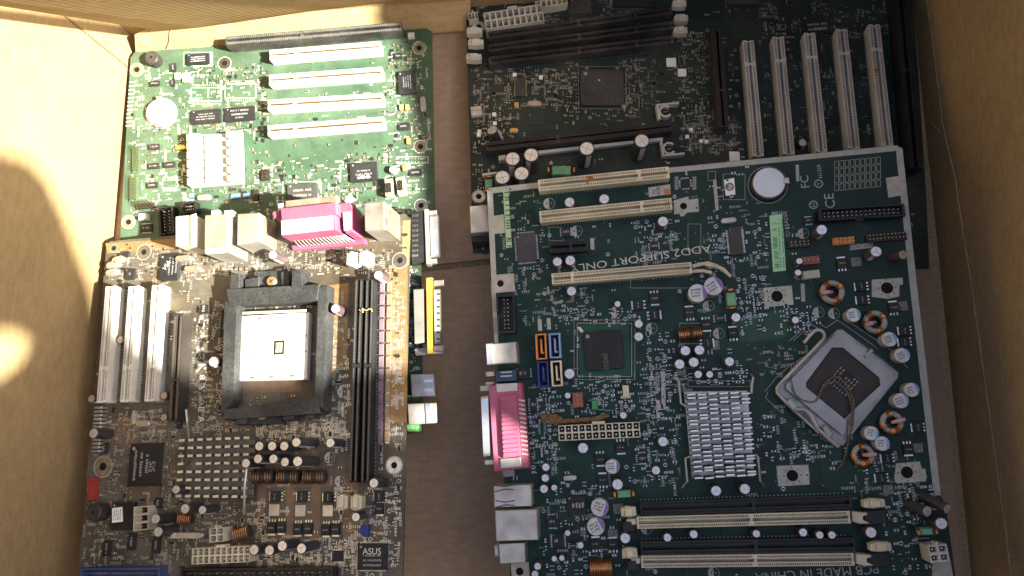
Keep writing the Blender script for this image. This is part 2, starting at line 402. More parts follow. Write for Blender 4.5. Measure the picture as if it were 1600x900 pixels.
# ------------------------------------------------------------------ boards
class Board:
    def __init__(s, name, label, corners, zs, outline, mats, group='old circuit boards in the box'):
        tl, tr, bl = [hz(u, v, z) for (u, v), z in zip(corners, zs)]
        s.o = tl; s.ex = (tr-tl).normalized(); s.n = s.ex.cross(tl-bl).normalized()
        s.ey = s.n.cross(s.ex)
        s.root = obj(name, None, None)
        s.root.matrix_world = Matrix.Translation(tl*S) @ Matrix((s.ex, s.ey, s.n)).transposed().to_4x4()
        tag(s.root, label, 'circuit board', group)
        s.mask, s.trace, s.pour, s.silk, s.pad = mats
        s.pcb = MB(); s.big = []
        s.poly = [s.at(u, v) for u, v in outline]
        area = sum(a[0]*b[1]-b[0]*a[1] for a, b in zip(s.poly, s.poly[1:]+s.poly[:1]))
        if area < 0: s.poly.reverse()
        s.pcb.prism(s.poly, -1.6, 0, s.mask)
        s.xs = (min(p[0] for p in s.poly), max(p[0] for p in s.poly)); s.ys = (min(p[1] for p in s.poly), max(p[1] for p in s.poly))
        s.rnd = random.Random(name+label)
    def at(s, u, v, h=0.):
        p = hit(u, v, s.o+s.n*h, s.n)-s.o
        return (p.dot(s.ex), p.dot(s.ey))
    def mm(s, u, v, h=0.):
        a = s.at(u-10, v, h); b = s.at(u+10, v, h); return math.hypot(a[0]-b[0], a[1]-b[1])/20
    def inside(s, x, y, mrg=1.5):
        n = len(s.poly)
        for i in range(n):
            a, b = s.poly[i], s.poly[(i+1) % n]
            l = math.hypot(b[0]-a[0], b[1]-a[1]) or 1
            if ((b[0]-a[0])*(y-a[1])-(b[1]-a[1])*(x-a[0]))/l < mrg: return False
        return True
    def take(s, x, y, r, r2=None): s.big.append((x-r, x+r, y-(r2 or r), y+(r2 or r)))
    def free(s, x, y, r):
        return not any(a-r < x < b+r and c-r < y < d+r for a, b, c, d in s.big)
    def z(s, layer): return layer+s.rnd.uniform(0, .015)
    # surface pattern of the board itself -------------------------------
    def traces(s, n, wid=.38, pitch=.85, nmax=10):
        R = s.rnd
        for _ in range(n):
            x, y = R.uniform(*s.xs), R.uniform(*s.ys); a = R.choice((0, 1, 2, 3))*math.pi/2; k = R.randint(2, nmax)
            segs = []
            for i in range(R.randint(2, 4)):
                l = R.uniform(4, 26) if i % 2 == 0 else R.uniform(2, 8)
                segs.append((a, l)); a += R.choice((-1, 1))*math.pi/4
            for q in range(k):
                px, py = x-math.sin(segs[0][0])*pitch*q, y+math.cos(segs[0][0])*pitch*q
                for i, (t, l) in enumerate(segs):
                    nx, ny = px+math.cos(t)*l, py+math.sin(t)*l
                    if i+1 < len(segs):
                        d = segs[i+1][0]-t; e = -pitch*q*math.tan(d/2); e = max(-l*.8, min(l*2, e)); nx += math.cos(t)*e; ny += math.sin(t)*e
                    if not (s.inside(px, py) and s.inside(nx, ny)): break
                    ox, oy = -math.sin(t)*wid/2, math.cos(t)*wid/2; z = s.z(.02)
                    s.pcb.quad((px+ox, py+oy, z), (px-ox, py-oy, z), (nx-ox, ny-oy, z), (nx+ox, ny+oy, z), s.trace)
                    px, py = nx, ny
    def pours(s, n, lo=8, hi=34):
        R = s.rnd
        for _ in range(n):
            x, y = R.uniform(*s.xs), R.uniform(*s.ys); w, h = R.uniform(lo, hi), R.uniform(lo, hi); c = min(w, h)*.25
            p = [(x-w/2+c, y-h/2), (x+w/2-c, y-h/2), (x+w/2, y-h/2+c), (x+w/2, y+h/2-c), (x+w/2-c, y+h/2), (x-w/2+c, y+h/2), (x-w/2, y+h/2-c), (x-w/2, y-h/2+c)]
            if all(s.inside(*q) for q in p):
                z = s.z(.004)*.5; s.pcb.add([(a, b, z+.003) for a, b in p], [tuple(range(8))], s.pour)
    def _spot(s, regs):
        R = s.rnd
        if regs and R.random() < .8:
            u0, v0, u1, v1 = R.choice(regs); return s.at(R.uniform(u0, u1), R.uniform(v0, v1))
        return (R.uniform(*s.xs), R.uniform(*s.ys))
    def marks(s, npads, nticks, nvias, regs=None, tick=1.0):
        R = s.rnd
        for _ in range(npads):
            x, y = s._spot(regs); k = R.randint(1, 6); hor = R.random() < .5
            for i in range(k):
                px, py = (x+i*1.5, y) if hor else (x, y-i*1.5)
                if not s.inside(px, py, 2): break
                w, h = (.45, .9) if hor else (.9, .45)
                s.pcb.rect(px-w, px+w, py-h, py+h, s.z(.05), s.pad)
        for _ in range(nvias):
            x, y = s._spot(regs)
            if s.inside(x, y, 2): s.pcb.disc(x, y, R.uniform(.3, .55), s.z(.05), s.pad, 6)
        for _ in range(nticks):
            x, y = s._spot(regs)
            if s.inside(x, y, 6): s.pcb.ticks(x, y, s.z(.08), R.uniform(1.6, 5.5)*tick, R.uniform(.8, 1.2)*tick, s.silk, R.choice((0, 0, math.pi/2)), R)
    def frame(s, u0, v0, u1, v1, wid=.35, m=None):
        """printed outline rectangle"""
        P = [s.at(u0, v0), s.at(u1, v0), s.at(u1, v1), s.at(u0, v1)]
        for a, b in zip(P, P[1:]+P[:1]): s.line(a, b, wid, m or s.silk)
    def line(s, a, b, wid, m, z=.085):
        l = math.hypot(b[0]-a[0], b[1]-a[1]) or 1; ox, oy = -(b[1]-a[1])/l*wid/2, (b[0]-a[0])/l*wid/2; z = s.z(z)
        s.pcb.quad((a[0]+ox, a[1]+oy, z), (a[0]-ox, a[1]-oy, z), (b[0]-ox, b[1]-oy, z), (b[0]+ox, b[1]+oy, z), m)
    def patch(s, pts, m, z=.1):
        p = [s.at(*q) for q in pts]; z = s.z(z); s.pcb.add([(a, b, z) for a, b in p], [tuple(range(len(p)))], m)
    def text(s, body, u, v, size, rot=0., m=None, z=.09, shear=0., sx=1.):
        x, y = s.at(u, v); s.pcb.text(body, x, y, s.z(z), size, m or s.silk, math.radians(rot), shear, sx)
    def halfmoon(s, u, v, rpx, a0=90):
        x, y = s.at(u, v); r = rpx*s.mm(u, v); a = math.radians(a0)
        s.pcb.ring(x, y, 0.01, r, s.z(.06), s.silk, 24, a, a+math.pi); s.pcb.ring(x, y, r*.94, r, s.z(.06), s.silk, 24, a-math.pi, a)
        for q in (-1, 1): s.pcb.disc(x+math.cos(a)*0+q*r*.42*math.sin(a), y, r*.14, s.z(.1), HOLE if q < 0 else s.pad, 8)
    def hole(s, u, v, rpx, m=None, star=False, hr=.45):
        x, y = s.at(u, v); r = rpx*s.mm(u, v); s.take(x, y, r)
        if not star:
            s.pcb.ring(x, y, r*hr, r, .12, m or TIN); s.pcb.disc(x, y, r*hr, .13, HOLE)
            s.pcb.ring(x, y, r*1.05, r*1.13, .1, s.silk)
        else:
            s.pcb.disc(x, y, r, .16, HOLE, 24); s.pcb.ring(x, y, r*.94, r*1.02, .18, s.trace)
            for k in range(8):
                t = k*math.pi/4; s.pcb.disc(x+math.cos(t)*r*1.45, y+math.sin(t)*r*1.45, r*.12, .16, HOLE, 8)
    def blob(s, u, v, rpx, m, z=.2):
        x, y = s.at(u, v); r = rpx*s.mm(u, v); n = 14
        s.pcb.add([(x+r*s.rnd.uniform(.6, 1.1)*math.cos(k*6.283/n), y+r*s.rnd.uniform(.6, 1.1)*math.sin(k*6.283/n), z) for k in range(n)], [tuple(range(n))], m)
    def finish(s):
        me = s.pcb.mesh('circuit_board', False)
        s.base = obj('printed_board', me, s.root)
        return s.base
    # components --------------------------------------------------------
    def put(s, name, me, x, y, rot=0., z=0., parent=None):
        return obj(name, me, parent or s.root, (x, y, z), (0, 0, rot))
    def sub(s, par, name, me, x, y, z=0., rot=0.):
        """child of a part, placed in the board's own frame"""
        r = par.rotation_euler.z; dx, dy = x-par.location.x/S, y-par.location.y/S
        return obj(name, me, par, (dx*math.cos(r)+dy*math.sin(r), -dx*math.sin(r)+dy*math.cos(r), z-par.location.z/S), (0, 0, rot-r))
    def slot(s, name, p, q, wid, h, m, key=(), pitch=1.27, groove=.30, floor=None, hole=HOLE, rust=None, ends=1.2, gold=False, foot=.9):
        a = s.at(*p, h); b = s.at(*q, h); L = math.hypot(b[0]-a[0], b[1]-a[1]); ang = math.atan2(b[1]-a[1], b[0]-a[0])
        x, y = (a[0]+b[0])/2, (a[1]+b[1])/2
        for t in range(0, int(L)+1, 4): s.take(a[0]+(b[0]-a[0])*t/L, a[1]+(b[1]-a[1])*t/L, wid*.7)
        m_ = MB(); g = wid*groove/2; W = wid/2; l = L/2
        m_.prism([(-l, -W*foot), (l, -W*foot), (l, W*foot), (-l, W*foot)], 0, h*.45, floor or m)
        for sg in (-1, 1):
            y0, y1 = sorted((sg*g, sg*W)); m_.box(-l, l, y0, y1, h*.45, h, m, .25)
            n = int((L-2*ends)/pitch); yc = sg*(g+W)/2
            for i in range(n):
                xx = -l+ends+pitch*(i+.5)
                if any(abs((xx+l)/L-k) < pitch*1.3/L for k in key): continue
                m_.rect(xx-pitch*.27, xx+pitch*.27, yc-(W-g)*.27, yc+(W-g)*.27, h+.03, hole)
                if gold: m_.box(xx-.2, xx+.2, sg*(g-.35) - .1, sg*(g-.35)+.1, h*.5, h-.8, GOLD)
            for i in range(int(L/2.5)):
                xx = -l+1.5+i*2.5; m_.rect(xx-.3, xx+.3, sg*W+sg*.02-.25, sg*W+sg*.6, .2, TIN)
        for k in key: m_.box(-l+k*L-.9, -l+k*L+.9, -g-.05, g+.05, h*.45, h-.15, m)
        for e in (-1, 1):
            xa, xb = sorted((e*l, e*(l-ends))); m_.box(xa, xb, -g-.04, g+.04, h*.45, h-1.2, m)
        if rust:
            for fx, fy, rr in rust:
                n = 12; m_.add([(-l+fx*L+rr*s.rnd.uniform(.5, 1.2)*math.cos(k*6.283/n), fy*W+rr*.7*s.rnd.uniform(.5, 1.2)*math.sin(k*6.283/n), h+.06) for k in range(n)], [tuple(range(n))], RUST)
        return s.put(name, m_.mesh(name), x, y, ang)
    def latch(s, par, u, v, wpx, lpx, h, m=None, flip=1, z0=4.):
        k = s.mm(u, v, h); w, l = wpx*k, lpx*k; x, y = s.at(u, v, h)
        def mk():
            b = MB(); b.prism([(-w/2, -l*.3), (w*.05*flip, -l*.42), (w/2, -l*.3), (w/2, l*.3), (-w*.1, l*.42), (-w/2, l*.25)], h*.45, h, m or CREAM, .5)
            b.box(-w*.25, w*.25, -l*.28, l*.28, h, h+1.6, m or CREAM, .4)
            b.box(-w*.42, -w*.30, -l*.3, l*.3, h+.0, h+.9, m or CREAM, .2)
            return b.mesh('latch')
        return s.sub(par, 'latch', mk(), x, y, 0)
    def cap(s, u, v, rpx, h, style='k', tilt=(0, 0), col=None, base=None):
        k = s.mm(u, v, h); r = round(rpx*k*1.14*4)/4; x, y = s.at(u, v, h)
        if tilt == (0, 0): s.take(x, y, r+.3)
        def mk():
            b = MB(); sl = {'k': SLEEVE_K, 'p': SLEEVE_P, 'c': CANW, 'w': SLEEVE_W}[style]
            b.cyl(0, 0, r*.97, 0, h*.06, sl, 24); b.cyl(0, 0, r, h*.06, h, sl, 24, .35)
            if style in 'kp':
                n = 5; vs = []
                for i in range(n+1):
                    t = -.35+.7*i/n; vs += [((r+.03)*math.cos(t), (r+.03)*math.sin(t), h*.12), ((r+.03)*math.cos(t), (r+.03)*math.sin(t), h*.95)]
                b.add(vs, [(2*i, 2*i+2, 2*i+3, 2*i+1) for i in range(n)], SLEEVE_W)
            return b.mesh('capacitor')
        def mkt():
            b = MB(); R = r*.86; tm = {'k': CAPTOP, 'p': CAPTOPB if col == 'brown' else CAPTOP, 'c': CAPTOP, 'w': CAPTOP}[style]
            if style == 'c': R = r*.97; tm = CANW
            b.cyl(0, 0, R, h-.2, h+.12, tm, 24, .1)
            if style != 'c':
                for q in range(3 if r < 4.6 else 4):
                    t = q*2*math.pi/(3 if r < 4.6 else 4); c, sn = math.cos(t), math.sin(t); wv = r*.025
                    b.quad((-sn*wv, c*wv, h+.15), (sn*wv, -c*wv, h+.15), (R*.9*c+sn*wv, R*.9*sn-c*wv, h+.15), (R*.9*c-sn*wv, R*.9*sn+c*wv, h+.15), VENT)
            else:
                t0 = .95; P = [(R*.97*math.cos(-t0+2*t0*i/10), R*.97*math.sin(-t0+2*t0*i/10), h+.15) for i in range(11)]
                b.add(P, [tuple(range(11))], {'purple': PURPLE, 'blue': BLUEP}[col or 'blue'])
                for i, yy in enumerate((.4, .05, -.3)):
                    b.ticks(-R*.2, yy*R, h+.16, R*1.0, R*.24, INK)
            return b.mesh('capacitor_top')
        rz = s.rnd.uniform(-.5, .5) + (math.pi*1.5 if style in 'kp' else 0)
        d = Vector((math.sin(tilt[0]), math.sin(tilt[1]), 1)).normalized()
        if tilt != (0, 0): x, y = s.at(u, v, h*d.z)
        o = s.put('capacitor', cached(('cap', r, h, style), mk), x-d.x*h, y-d.y*h, 0)
        if tilt != (0, 0): o.rotation_euler = Vector((0, 0, 1)).rotation_difference(d).to_euler()
        else: o.rotation_euler.z = rz
        t = obj('capacitor_top', cached(('capt', r, h, style, col), mkt), o)
        if style in 'kp': t.rotation_euler.z = s.rnd.uniform(0, 2)
        return o
    def chip(s, u, v, wpx, lpx, h=2., pins='lr', m=None, rot=0., text=None, lines=0, pitch=1.27, lead=1.0, trot=0., name='chip', label=None, tsize=3., tm=None, loff=0., extra=None, rounded=0):
        k = s.mm(u, v, h); w, l = wpx*k, lpx*k; x, y = s.at(u, v, h); s.take(x, y, w/2+1, l/2+1)
        b = MB(); m = m or EPOXY
        if rounded:
            P = []
            for cx, cy, a in ((w/2-rounded, -l/2+rounded, -90), (w/2-rounded, l/2-rounded, 0), (-w/2+rounded, l/2-rounded, 90), (-w/2+rounded, -l/2+rounded, 180)):
                for i in range(5): t = math.radians(a+i*22.5); P.append((cx+rounded*math.cos(t), cy+rounded*math.sin(t)))
            b.prism(P, .3, h, m, .3)
        else: b.box(-w/2, w/2, -l/2, l/2, .3, h, m, .25)
        b.disc(-w*.38, l*.38, min(w, l)*.05, h+.02, MARKG, 10)
        tr = math.radians(trot); tm = tm or MARKG
        if lines:
            vert = abs(math.sin(tr)) > .7; span = (l if vert else w)*.7; step = (w if vert else l)*.55/max(1, lines)
            for i in range(lines):
                d = (i-(lines-1)/2)*step+loff
                b.ticks(d if vert else 0, 0 if vert else d, h+.03, span*s.rnd.uniform(.6, 1), step*.5, tm, tr, s.rnd)
        if text:
            for body, tx, ty, sz, mm_ in text: b.text(body, tx*w, ty*l, h+.04, sz, mm_, tr)
        if extra: extra(b, w, l, h)
        o = s.put(name, b.mesh(name), x, y, rot)
        if label: o['label'] = label
        if pins:
            p = MB()
            for side in pins:
                n = int((l if side in 'lr' else w)*.92/pitch)
                for i in range(n):
                    d = (i-(n-1)/2)*pitch
                    if side in 'lr':
                        e = -1 if side == 'l' else 1; xa, xb = sorted((e*w/2, e*(w/2+lead))); p.box(xa, xb, d-pitch*.24, d+pitch*.24, .1, .55, TIN)
                    else:
                        e = -1 if side == 'b' else 1; ya, yb = sorted((e*l/2, e*(l/2+lead))); p.box(d-pitch*.24, d+pitch*.24, ya, yb, .1, .55, TIN)
            obj('leads', p.mesh('leads', False), o)
        return o
    def solid(s, name, pts, h, m, z0=0., c=.5, top=None, parent=None, fn=None, label=None, th=None):
        """block whose top outline is given in the photo, at height h over the board"""
        P = [s.at(u, v, h) for u, v in pts]; cx = sum(p[0] for p in P)/len(P); cy = sum(p[1] for p in P)/len(P)
        ar = sum(a[0]*b[1]-b[0]*a[1] for a, b in zip(P, P[1:]+P[:1]))
        Q = [(a-cx, b-cy) for a, b in P]
        if ar < 0: Q.reverse()
        xs = [q[0] for q in Q]; ys = [q[1] for q in Q]
        if parent is None and z0 < 3: s.big.append((cx+min(xs), cx+max(xs), cy+min(ys), cy+max(ys)))
        b = MB(); b.prism(Q, z0, h, m, c, top)
        if fn: fn(b, Q, h)
        me = b.mesh(name)
        o = s.sub(parent, name, me, cx, cy) if parent else s.put(name, me, cx, cy)
        if label: o['label'] = label
        return o
    def oriented(s, pts, h):
        """centre, angle, width, depth of the box with top corners TL, TR, BL in the photo"""
        a, b, c = [s.at(u, v, h) for u, v in pts]
        ang = math.atan2(b[1]-a[1], b[0]-a[0]); w = math.hypot(b[0]-a[0], b[1]-a[1])
        nx, ny = -math.sin(ang), math.cos(ang); d = abs((c[0]-a[0])*nx+(c[1]-a[1])*ny)
        cx = (a[0]+b[0])/2-nx*d/2; cy = (a[1]+b[1])/2-ny*d/2
        s.take(cx, cy, max(w*abs(math.cos(ang)), d*abs(math.sin(ang)))/2+1, max(d*abs(math.cos(ang)), w*abs(math.sin(ang)))/2+1)
        return cx, cy, ang, w, d
    def sockets(s, pts, h, nx, ny, m, name='power_connector', wall=.9, deep=5., tab=True, inner=None):
        cx, cy, ang, w, d = s.oriented(pts, h); b = MB()
        b.box(-w/2, w/2, -d/2, d/2, 0, h-deep, m)
        b2 = wall*.5
        for i in range(nx+1):
            x = -w/2+w*i/nx; b.box(max(-w/2, x-b2), min(w/2, x+b2), -d/2, d/2, h-deep+.01, h, m, .15)
        for j in range(ny+1):
            y = -d/2+d*j/ny; b.box(-w/2+.02, w/2-.02, max(-d/2+.02, y-b2), min(d/2-.02, y+b2), h-deep+.02, h-.05, m)
        for i in range(nx):
            for j in range(ny):
                x, y = -w/2+w*(i+.5)/nx, -d/2+d*(j+.5)/ny
                b.rect(x-w/nx*.33, x+w/nx*.33, y-d/ny*.33, y+d/ny*.33, h-deep+.05, inner or SLIT)
                b.box(x-.5, x+.5, y-.5, y+.5, h-deep+.06, h-1.5, TIN)
        if tab: b.box(-w*.08, w*.08, d/2, d/2+1.6, h*.5, h+.8, m, .3)
        return s.put(name, b.mesh(name), cx, cy, ang)
    def boxheader(s, pts, h, nx, ny, m=None, name='cable_header', wall=1.1, pin=STEELR):
        cx, cy, ang, w, d = s.oriented(pts, h); b = MB(); m = m or BLACKC
        b.box(-w/2, w/2, -d/2, d/2, 0, 2, m)
        for xa, xb, ya, yb in ((-w/2, w/2, d/2-wall, d/2), (-w/2, -w*.06, -d/2, -d/2+wall), (w*.06, w/2, -d/2, -d/2+wall)): b.box(xa, xb, ya, yb, 2.01, h, m, .2)
        for e in (-1, 1):
            xa, xb = sorted((e*w/2, e*(w/2-wall*1.6))); b.box(xa, xb, -d/2+wall+.02, d/2-wall-.02, 2.01, h-.1, m)
        o = s.put(name, b.mesh(name), cx, cy, ang); p = MB()
        for i in range(nx):
            for j in range(ny):
                x = (i-(nx-1)/2)*(w-5)/max(1, nx-.2); y = (j-(ny-1)/2)*min(2.54, (d-2*wall)/ny)
                p.box(x-.32, x+.32, y-.32, y+.32, 2, h-1.5, pin)
        obj('pins', p.mesh('pins', False), o)
        return o
    def pinheader(s, pts, h, nx, ny, m=None, lean=0., name='pin_header', pin=GOLD, pinh=8.):
        cx, cy, ang, w, d = s.oriented(pts, h); b = MB(); b.box(-w/2, w/2, -d/2, d/2, 0, h, m or BLACKC, .2)
        o = s.put(name, b.mesh(name), cx, cy, ang); p = MB()
        for i in range(nx):
            for j in range(ny):
                x, y = (i+.5)/nx*w-w/2, (j+.5)/ny*d-d/2
                p.tube([(x, y, h), (x+lean, y+lean*.4, h+pinh*.75)], .36, pin, 4)
        obj('pins', p.mesh('pins', False), o)
        return o
    def toroid(s, u, v, rpx, h=7., groups=(20, 110, 200, 290), loose=None):
        k = s.mm(u, v, h); R = rpx*k*.76; r = rpx*k*.25; x, y = s.at(u, v, h*.6); s.take(x, y, R+r)
        b = MB(); b.torus(R, r, h*.5, RINGC, 30, 10)
        o = s.put('coil', b.mesh('coil'), x, y, s.rnd.uniform(-.1, .1)); wv = MB()
        for g in groups:
            for i in range(4):
                t = math.radians(g+i*8-12); c, sn = math.cos(t), math.sin(t)
                pts = [((R+math.cos(q)*(r+.45))*c+(-sn)*(math.sin(q)*.8), (R+math.cos(q)*(r+.45))*sn+c*(math.sin(q)*.8), h*.5+math.sin(q)*(r*1.2+.45)) for q in [j*2*math.pi/10 for j in range(11)]]
                wv.tube(pts, .5, COPPER, 5, False)
        obj('winding', wv.mesh('winding'), o)
        if loose is not None:
            t = math.radians(loose); l = MB(); l.tube([(0, 0, h*.5), (R*.6*math.cos(t), R*.6*math.sin(t), h*.9), ((R+r)*math.cos(t), (R+r)*math.sin(t), h*.95)], [.9, 1.5, 1.1], PINKTAPE, 7)
            obj('lead_sleeve', l.mesh('lead_sleeve'), o)
        return o
    def rodcoil(s, u, v, wpx, hpx, h=8., core=None, turns=9, gap=True, ang=0.):
        k = s.mm(u, v, h); w, d = wpx*k, hpx*k; x, y = s.at(u, v, h*.8); s.take(x, y, w/2, d/2); b = MB(); core = core or FERRITE
        b.tube([(-w*.5, 0, h*.5), (-w*.42, 0, h*.5), (w*.42, 0, h*.5), (w*.5, 0, h*.5)], [d*.30, d*.40, d*.40, d*.30], core, 16)
        o = s.put('coil', b.mesh('coil'), x, y, ang); wv = MB()
        for i in range(turns):
            xx = -w*.42+w*.84*i/(turns-1)
            if gap and turns > 6 and abs(i-turns/2) < 1.1: continue
            rr = d*.40+.5
            wv.tube([(xx+(.5 if q % 2 else -.0)*.4, rr*math.cos(q*.5236), h*.5+rr*math.sin(q*.5236)) for q in range(13)], .42, COPPER, 5, False)
        obj('winding', wv.mesh('winding'), o)
        return o
    def greencoil(s, u, v, wpx, hpx, h=7., vert=False):
        k = s.mm(u, v, h); w, d = wpx*k, hpx*k; x, y = s.at(u, v, h); s.take(x, y, w/2, d/2); b = MB()
        a, c = (w, d) if not vert else (d, w)
        b.box(-a*.34, a*.34, -c*.42, c*.42, .5, h, GREENC, .8)
        o = s.put('choke', b.mesh('choke'), x, y, math.pi/2 if vert else 0); wv = MB()
        for e in (-1, 1):
            for q in range(2):
                xx = e*(a*.30+q*.6)
                wv.tube([(xx-e*a*.0, -c*.46, .5), (xx+e*a*.1, -c*.5, h*.7), (xx+e*a*.14, -c*.2, h+.9), (xx+e*a*.14, c*.2, h+.9), (xx+e*a*.1, c*.5, h*.7), (xx, c*.46, .5)], .5, COPPER, 6)
        obj('winding', wv.mesh('winding'), o)
        return o
    def crystal(s, u, v, wpx, lpx, m=None, h=3.2, rot=0.):
        k = s.mm(u, v, h); w, l = wpx*k, lpx*k; x, y = s.at(u, v, h); s.take(x, y, w/2, l/2)
        a, c = max(w, l), min(w, l); r = c/2; P = []
        for e, t0 in ((1, -90), (-1, 90)):
            for i in range(7): t = math.radians(t0+i*30); P.append((e*(a/2-r)+r*math.cos(t), r*math.sin(t)))
        b = MB(); b.prism(P, .2, h, m or STEEL, .5)
        return s.put('crystal', b.mesh('crystal'), x, y, (math.pi/2 if l > w else 0)+rot)
    def small(s, name, u, v, wpx, lpx, h, m, c=.3, ends=None, rot=0., label=None):
        k = s.mm(u, v, h); w, l = wpx*k, lpx*k; x, y = s.at(u, v, h); s.take(x, y, w/2, l/2); b = MB()
        b.box(-w/2, w/2, -l/2, l/2, 0, h, m, c)
        if ends:
            if w >= l:
                for e in (-1, 1): xa, xb = sorted((e*w*.5, e*w*.62)); b.box(xa, xb, -l*.4, l*.4, .05, h*.5, ends)
            else:
                for e in (-1, 1): ya, yb = sorted((e*l*.5, e*l*.62)); b.box(-w*.4, w*.4, ya, yb, .05, h*.5, ends)
        o = s.put(name, b.mesh(name), x, y, rot)
        if label: o['label'] = label
        return o
    def fet(s, u, v, wpx=15, lpx=16, side='t'):
        k = s.mm(u, v, 2.3); w, l = wpx*k, lpx*k; x, y = s.at(u, v, 2.3); s.take(x, y, w*.6, l*.7)
        a = {'t': 0, 'b': math.pi, 'l': math.pi/2, 'r': -math.pi/2}[side]
        if side in 'lr': w, l = l, w
        def mk():
            b = MB(); b.box(-w/2, w/2, -l/2, l/2, .2, 2.3, EPOXY, .25); b.ticks(0, 0, 2.33, w*.6, l*.14, MARKG)
            b.box(-w*.42, w*.42, l/2, l*.66, .1, .9, TIN, .1)
            for i in (-1, 0, 1): b.box(i*w*.32-w*.07, i*w*.32+w*.07, -l*.74, -l/2, .1, .6, TIN)
            return b.mesh('transistor')
        return s.put('transistor', cached(('fet', round(w, 1), round(l, 1)), mk), x, y, a)
    def clutter(s, n, regs=None, limit=90, kinds='rcs', scale=1.):
        """surface-mount bits: the biggest as parts of their own, the rest as one mass"""
        R = s.rnd
        def one(kind, b, x=0., y=0., a=0.):
            def bx(x0, x1, y0, y1, z0, z1, m):
                ca, sa = math.cos(a), math.sin(a)
                b.prism([(x+p*ca-q*sa, y+p*sa+q*ca) for p, q in ((x0, y0), (x1, y0), (x1, y1), (x0, y1))], z0, z1, m)
            k = scale
            if kind == 'r':
                bx(-.75*k, .75*k, -.55*k, .55*k, .05, .6, INK)
                for e in (-1, 1): p, q = sorted((e*.7*k, e*1.25*k)); bx(p, q, -.6*k, .6*k, .04, .65, TIN)
            elif kind == 'c':
                bx(-.7*k, .7*k, -.6*k, .6*k, .05, .9, BROWNC)
                for e in (-1, 1): p, q = sorted((e*.65*k, e*1.2*k)); bx(p, q, -.65*k, .65*k, .04, .95, TIN)
            else:
                bx(-1.5*k, 1.5*k, -.8*k, .8*k, .2, 1.2, EPOXY)
                for e in (-1, 0, 1): bx(e*1.0*k-.25, e*1.0*k+.25, -1.5*k, -.8*k, .05, .5, TIN); bx(e*1.0*k-.25, e*1.0*k+.25, .8*k, 1.5*k, .05, .5, TIN)
        names = {'r': 'chip_resistor', 'c': 'chip_capacitor', 's': 'tiny_transistor'}
        rest = MB(); made = {'r': 0, 'c': 0, 's': 0}; got = 0
        for _ in range(n*6):
            if got >= n: break
            x, y = s._spot(regs); x = round(x/1.6)*1.6; y = round(y/1.6)*1.6
            if not (s.inside(x, y, 2.5) and s.free(x, y, 1.0)): continue
            kd = R.choices(kinds, weights=[5, 4, 1.2][:len(kinds)])[0]; a = R.choice((0, math.pi/2)); got += 1
            s.take(x, y, 1.3 if kd != 's' else 2)
            s.pcb.rect(x-1.5, x+1.5, y-.9, y+.9, s.z(.05), s.pad) if R.random() < .35 else None
            if made[kd] < limit:
                made[kd] += 1
                def mk(kd=kd): b = MB(); one(kd, b); return b.mesh(names[kd], False)
                s.put(names[kd], cached(('smd', kd, scale), mk), x, y, a)
            else: one(kd, rest, x, y, a)
        if rest.f: tag(s.put('small_components', rest.mesh('small_components', False), 0, 0), kind='stuff')
PINKTAPE = mat('pink_sleeve', (.55, .34, .34), .6)

def pcbmats(tag_, mask, trace, pour, silk, pad, dust, dustcol, rough=.42):
    return (mat(tag_+'_mask', mask, rough, 0, .2, 60, dust, dustcol=dustcol, spec=.22), mat(tag_+'_trace', trace, rough, 0, .15, 80, dust*.9, dustcol=dustcol, spec=.22),
            mat(tag_+'_pour', pour, rough, 0, .15, 80, dust*.9, dustcol=dustcol, spec=.22), mat(tag_+'_silk', silk, .6, 0, .1, 200, dust*.5, dustcol=dustcol),
            mat(tag_+'_pad', pad, .4, .55, .2, 300, dust*.5, dustcol=dustcol))

# ================================================================== board A: green, top left, in the sun
A = Board('motherboard', 'sunlit green motherboard with four white slots, in the corner of left and back walls',
          [(204, 84), (676, 45), (187, 378)], (12, 12, 12),
          [(211, 81), (330, 73), (667, 44), (675, 50), (681, 388), (187, 386), (204, 90)],
          pcbmats('green_sunlit', (.050, .096, .060), (.064, .120, .076), (.056, .108, .067), (.66, .70, .62), (.60, .60, .54), .18, (.30, .32, .24)))
A.pours(22); A.traces(120)
# long black slot, four white slots
A.slot('expansion_slot', (352, 64), (627, 41), 7.2, 14, BLACK, key=(.435,), pitch=1.6, groove=.25, hole=mat('slot_contact_grey', (.16, .16, .155), .5))
for p, q in (((421, 86), (595, 72)), ((420, 125), (597, 112)), ((418, 164), (598, 153)), ((418, 204), (600, 190))):
    A.slot('expansion_slot', p, q, 8.2, 11, WHITE, key=(.23,), gold=True, hole=mat('slot_hole_pale', (.16, .145, .11), .7), groove=.26)
for u, v in ((214, 109), (351, 99), (655, 75), (657, 229), (658, 321), (201, 347)): A.hole(u, v, 9.5)
A.chip(636, 128, 26, 37, 3.2, 'lrtb', lines=4, trot=-90, pitch=1.4)
A.chip(568, 268, 42, 29, 2.8, 'lrtb', text=[('SMSC', 0, -.28, 4.2, MARKW)], lines=3, trot=180, pitch=1.0, loff=-2, name='chip')
A.chip(472, 301, 47, 30, 2.2, '', m=EPOXYB, lines=2, trot=0)
A.chip(309, 92, 36, 18, 2, '', lines=3, trot=180, tm=MARKW); A.frame(287, 82, 332, 103, .4); A.patch([(325, 82), (331, 81), (331, 101), (325, 102)], A.silk)
A.chip(321, 182, 48, 22, 1.6, 'tb', lines=3, tm=MARKG, pitch=.9); A.chip(374, 178, 48, 22, 1.6, 'tb', text=[('KOREA', 0, -.26, 2.1, MARKG)], lines=2, loff=1.5, pitch=.9)
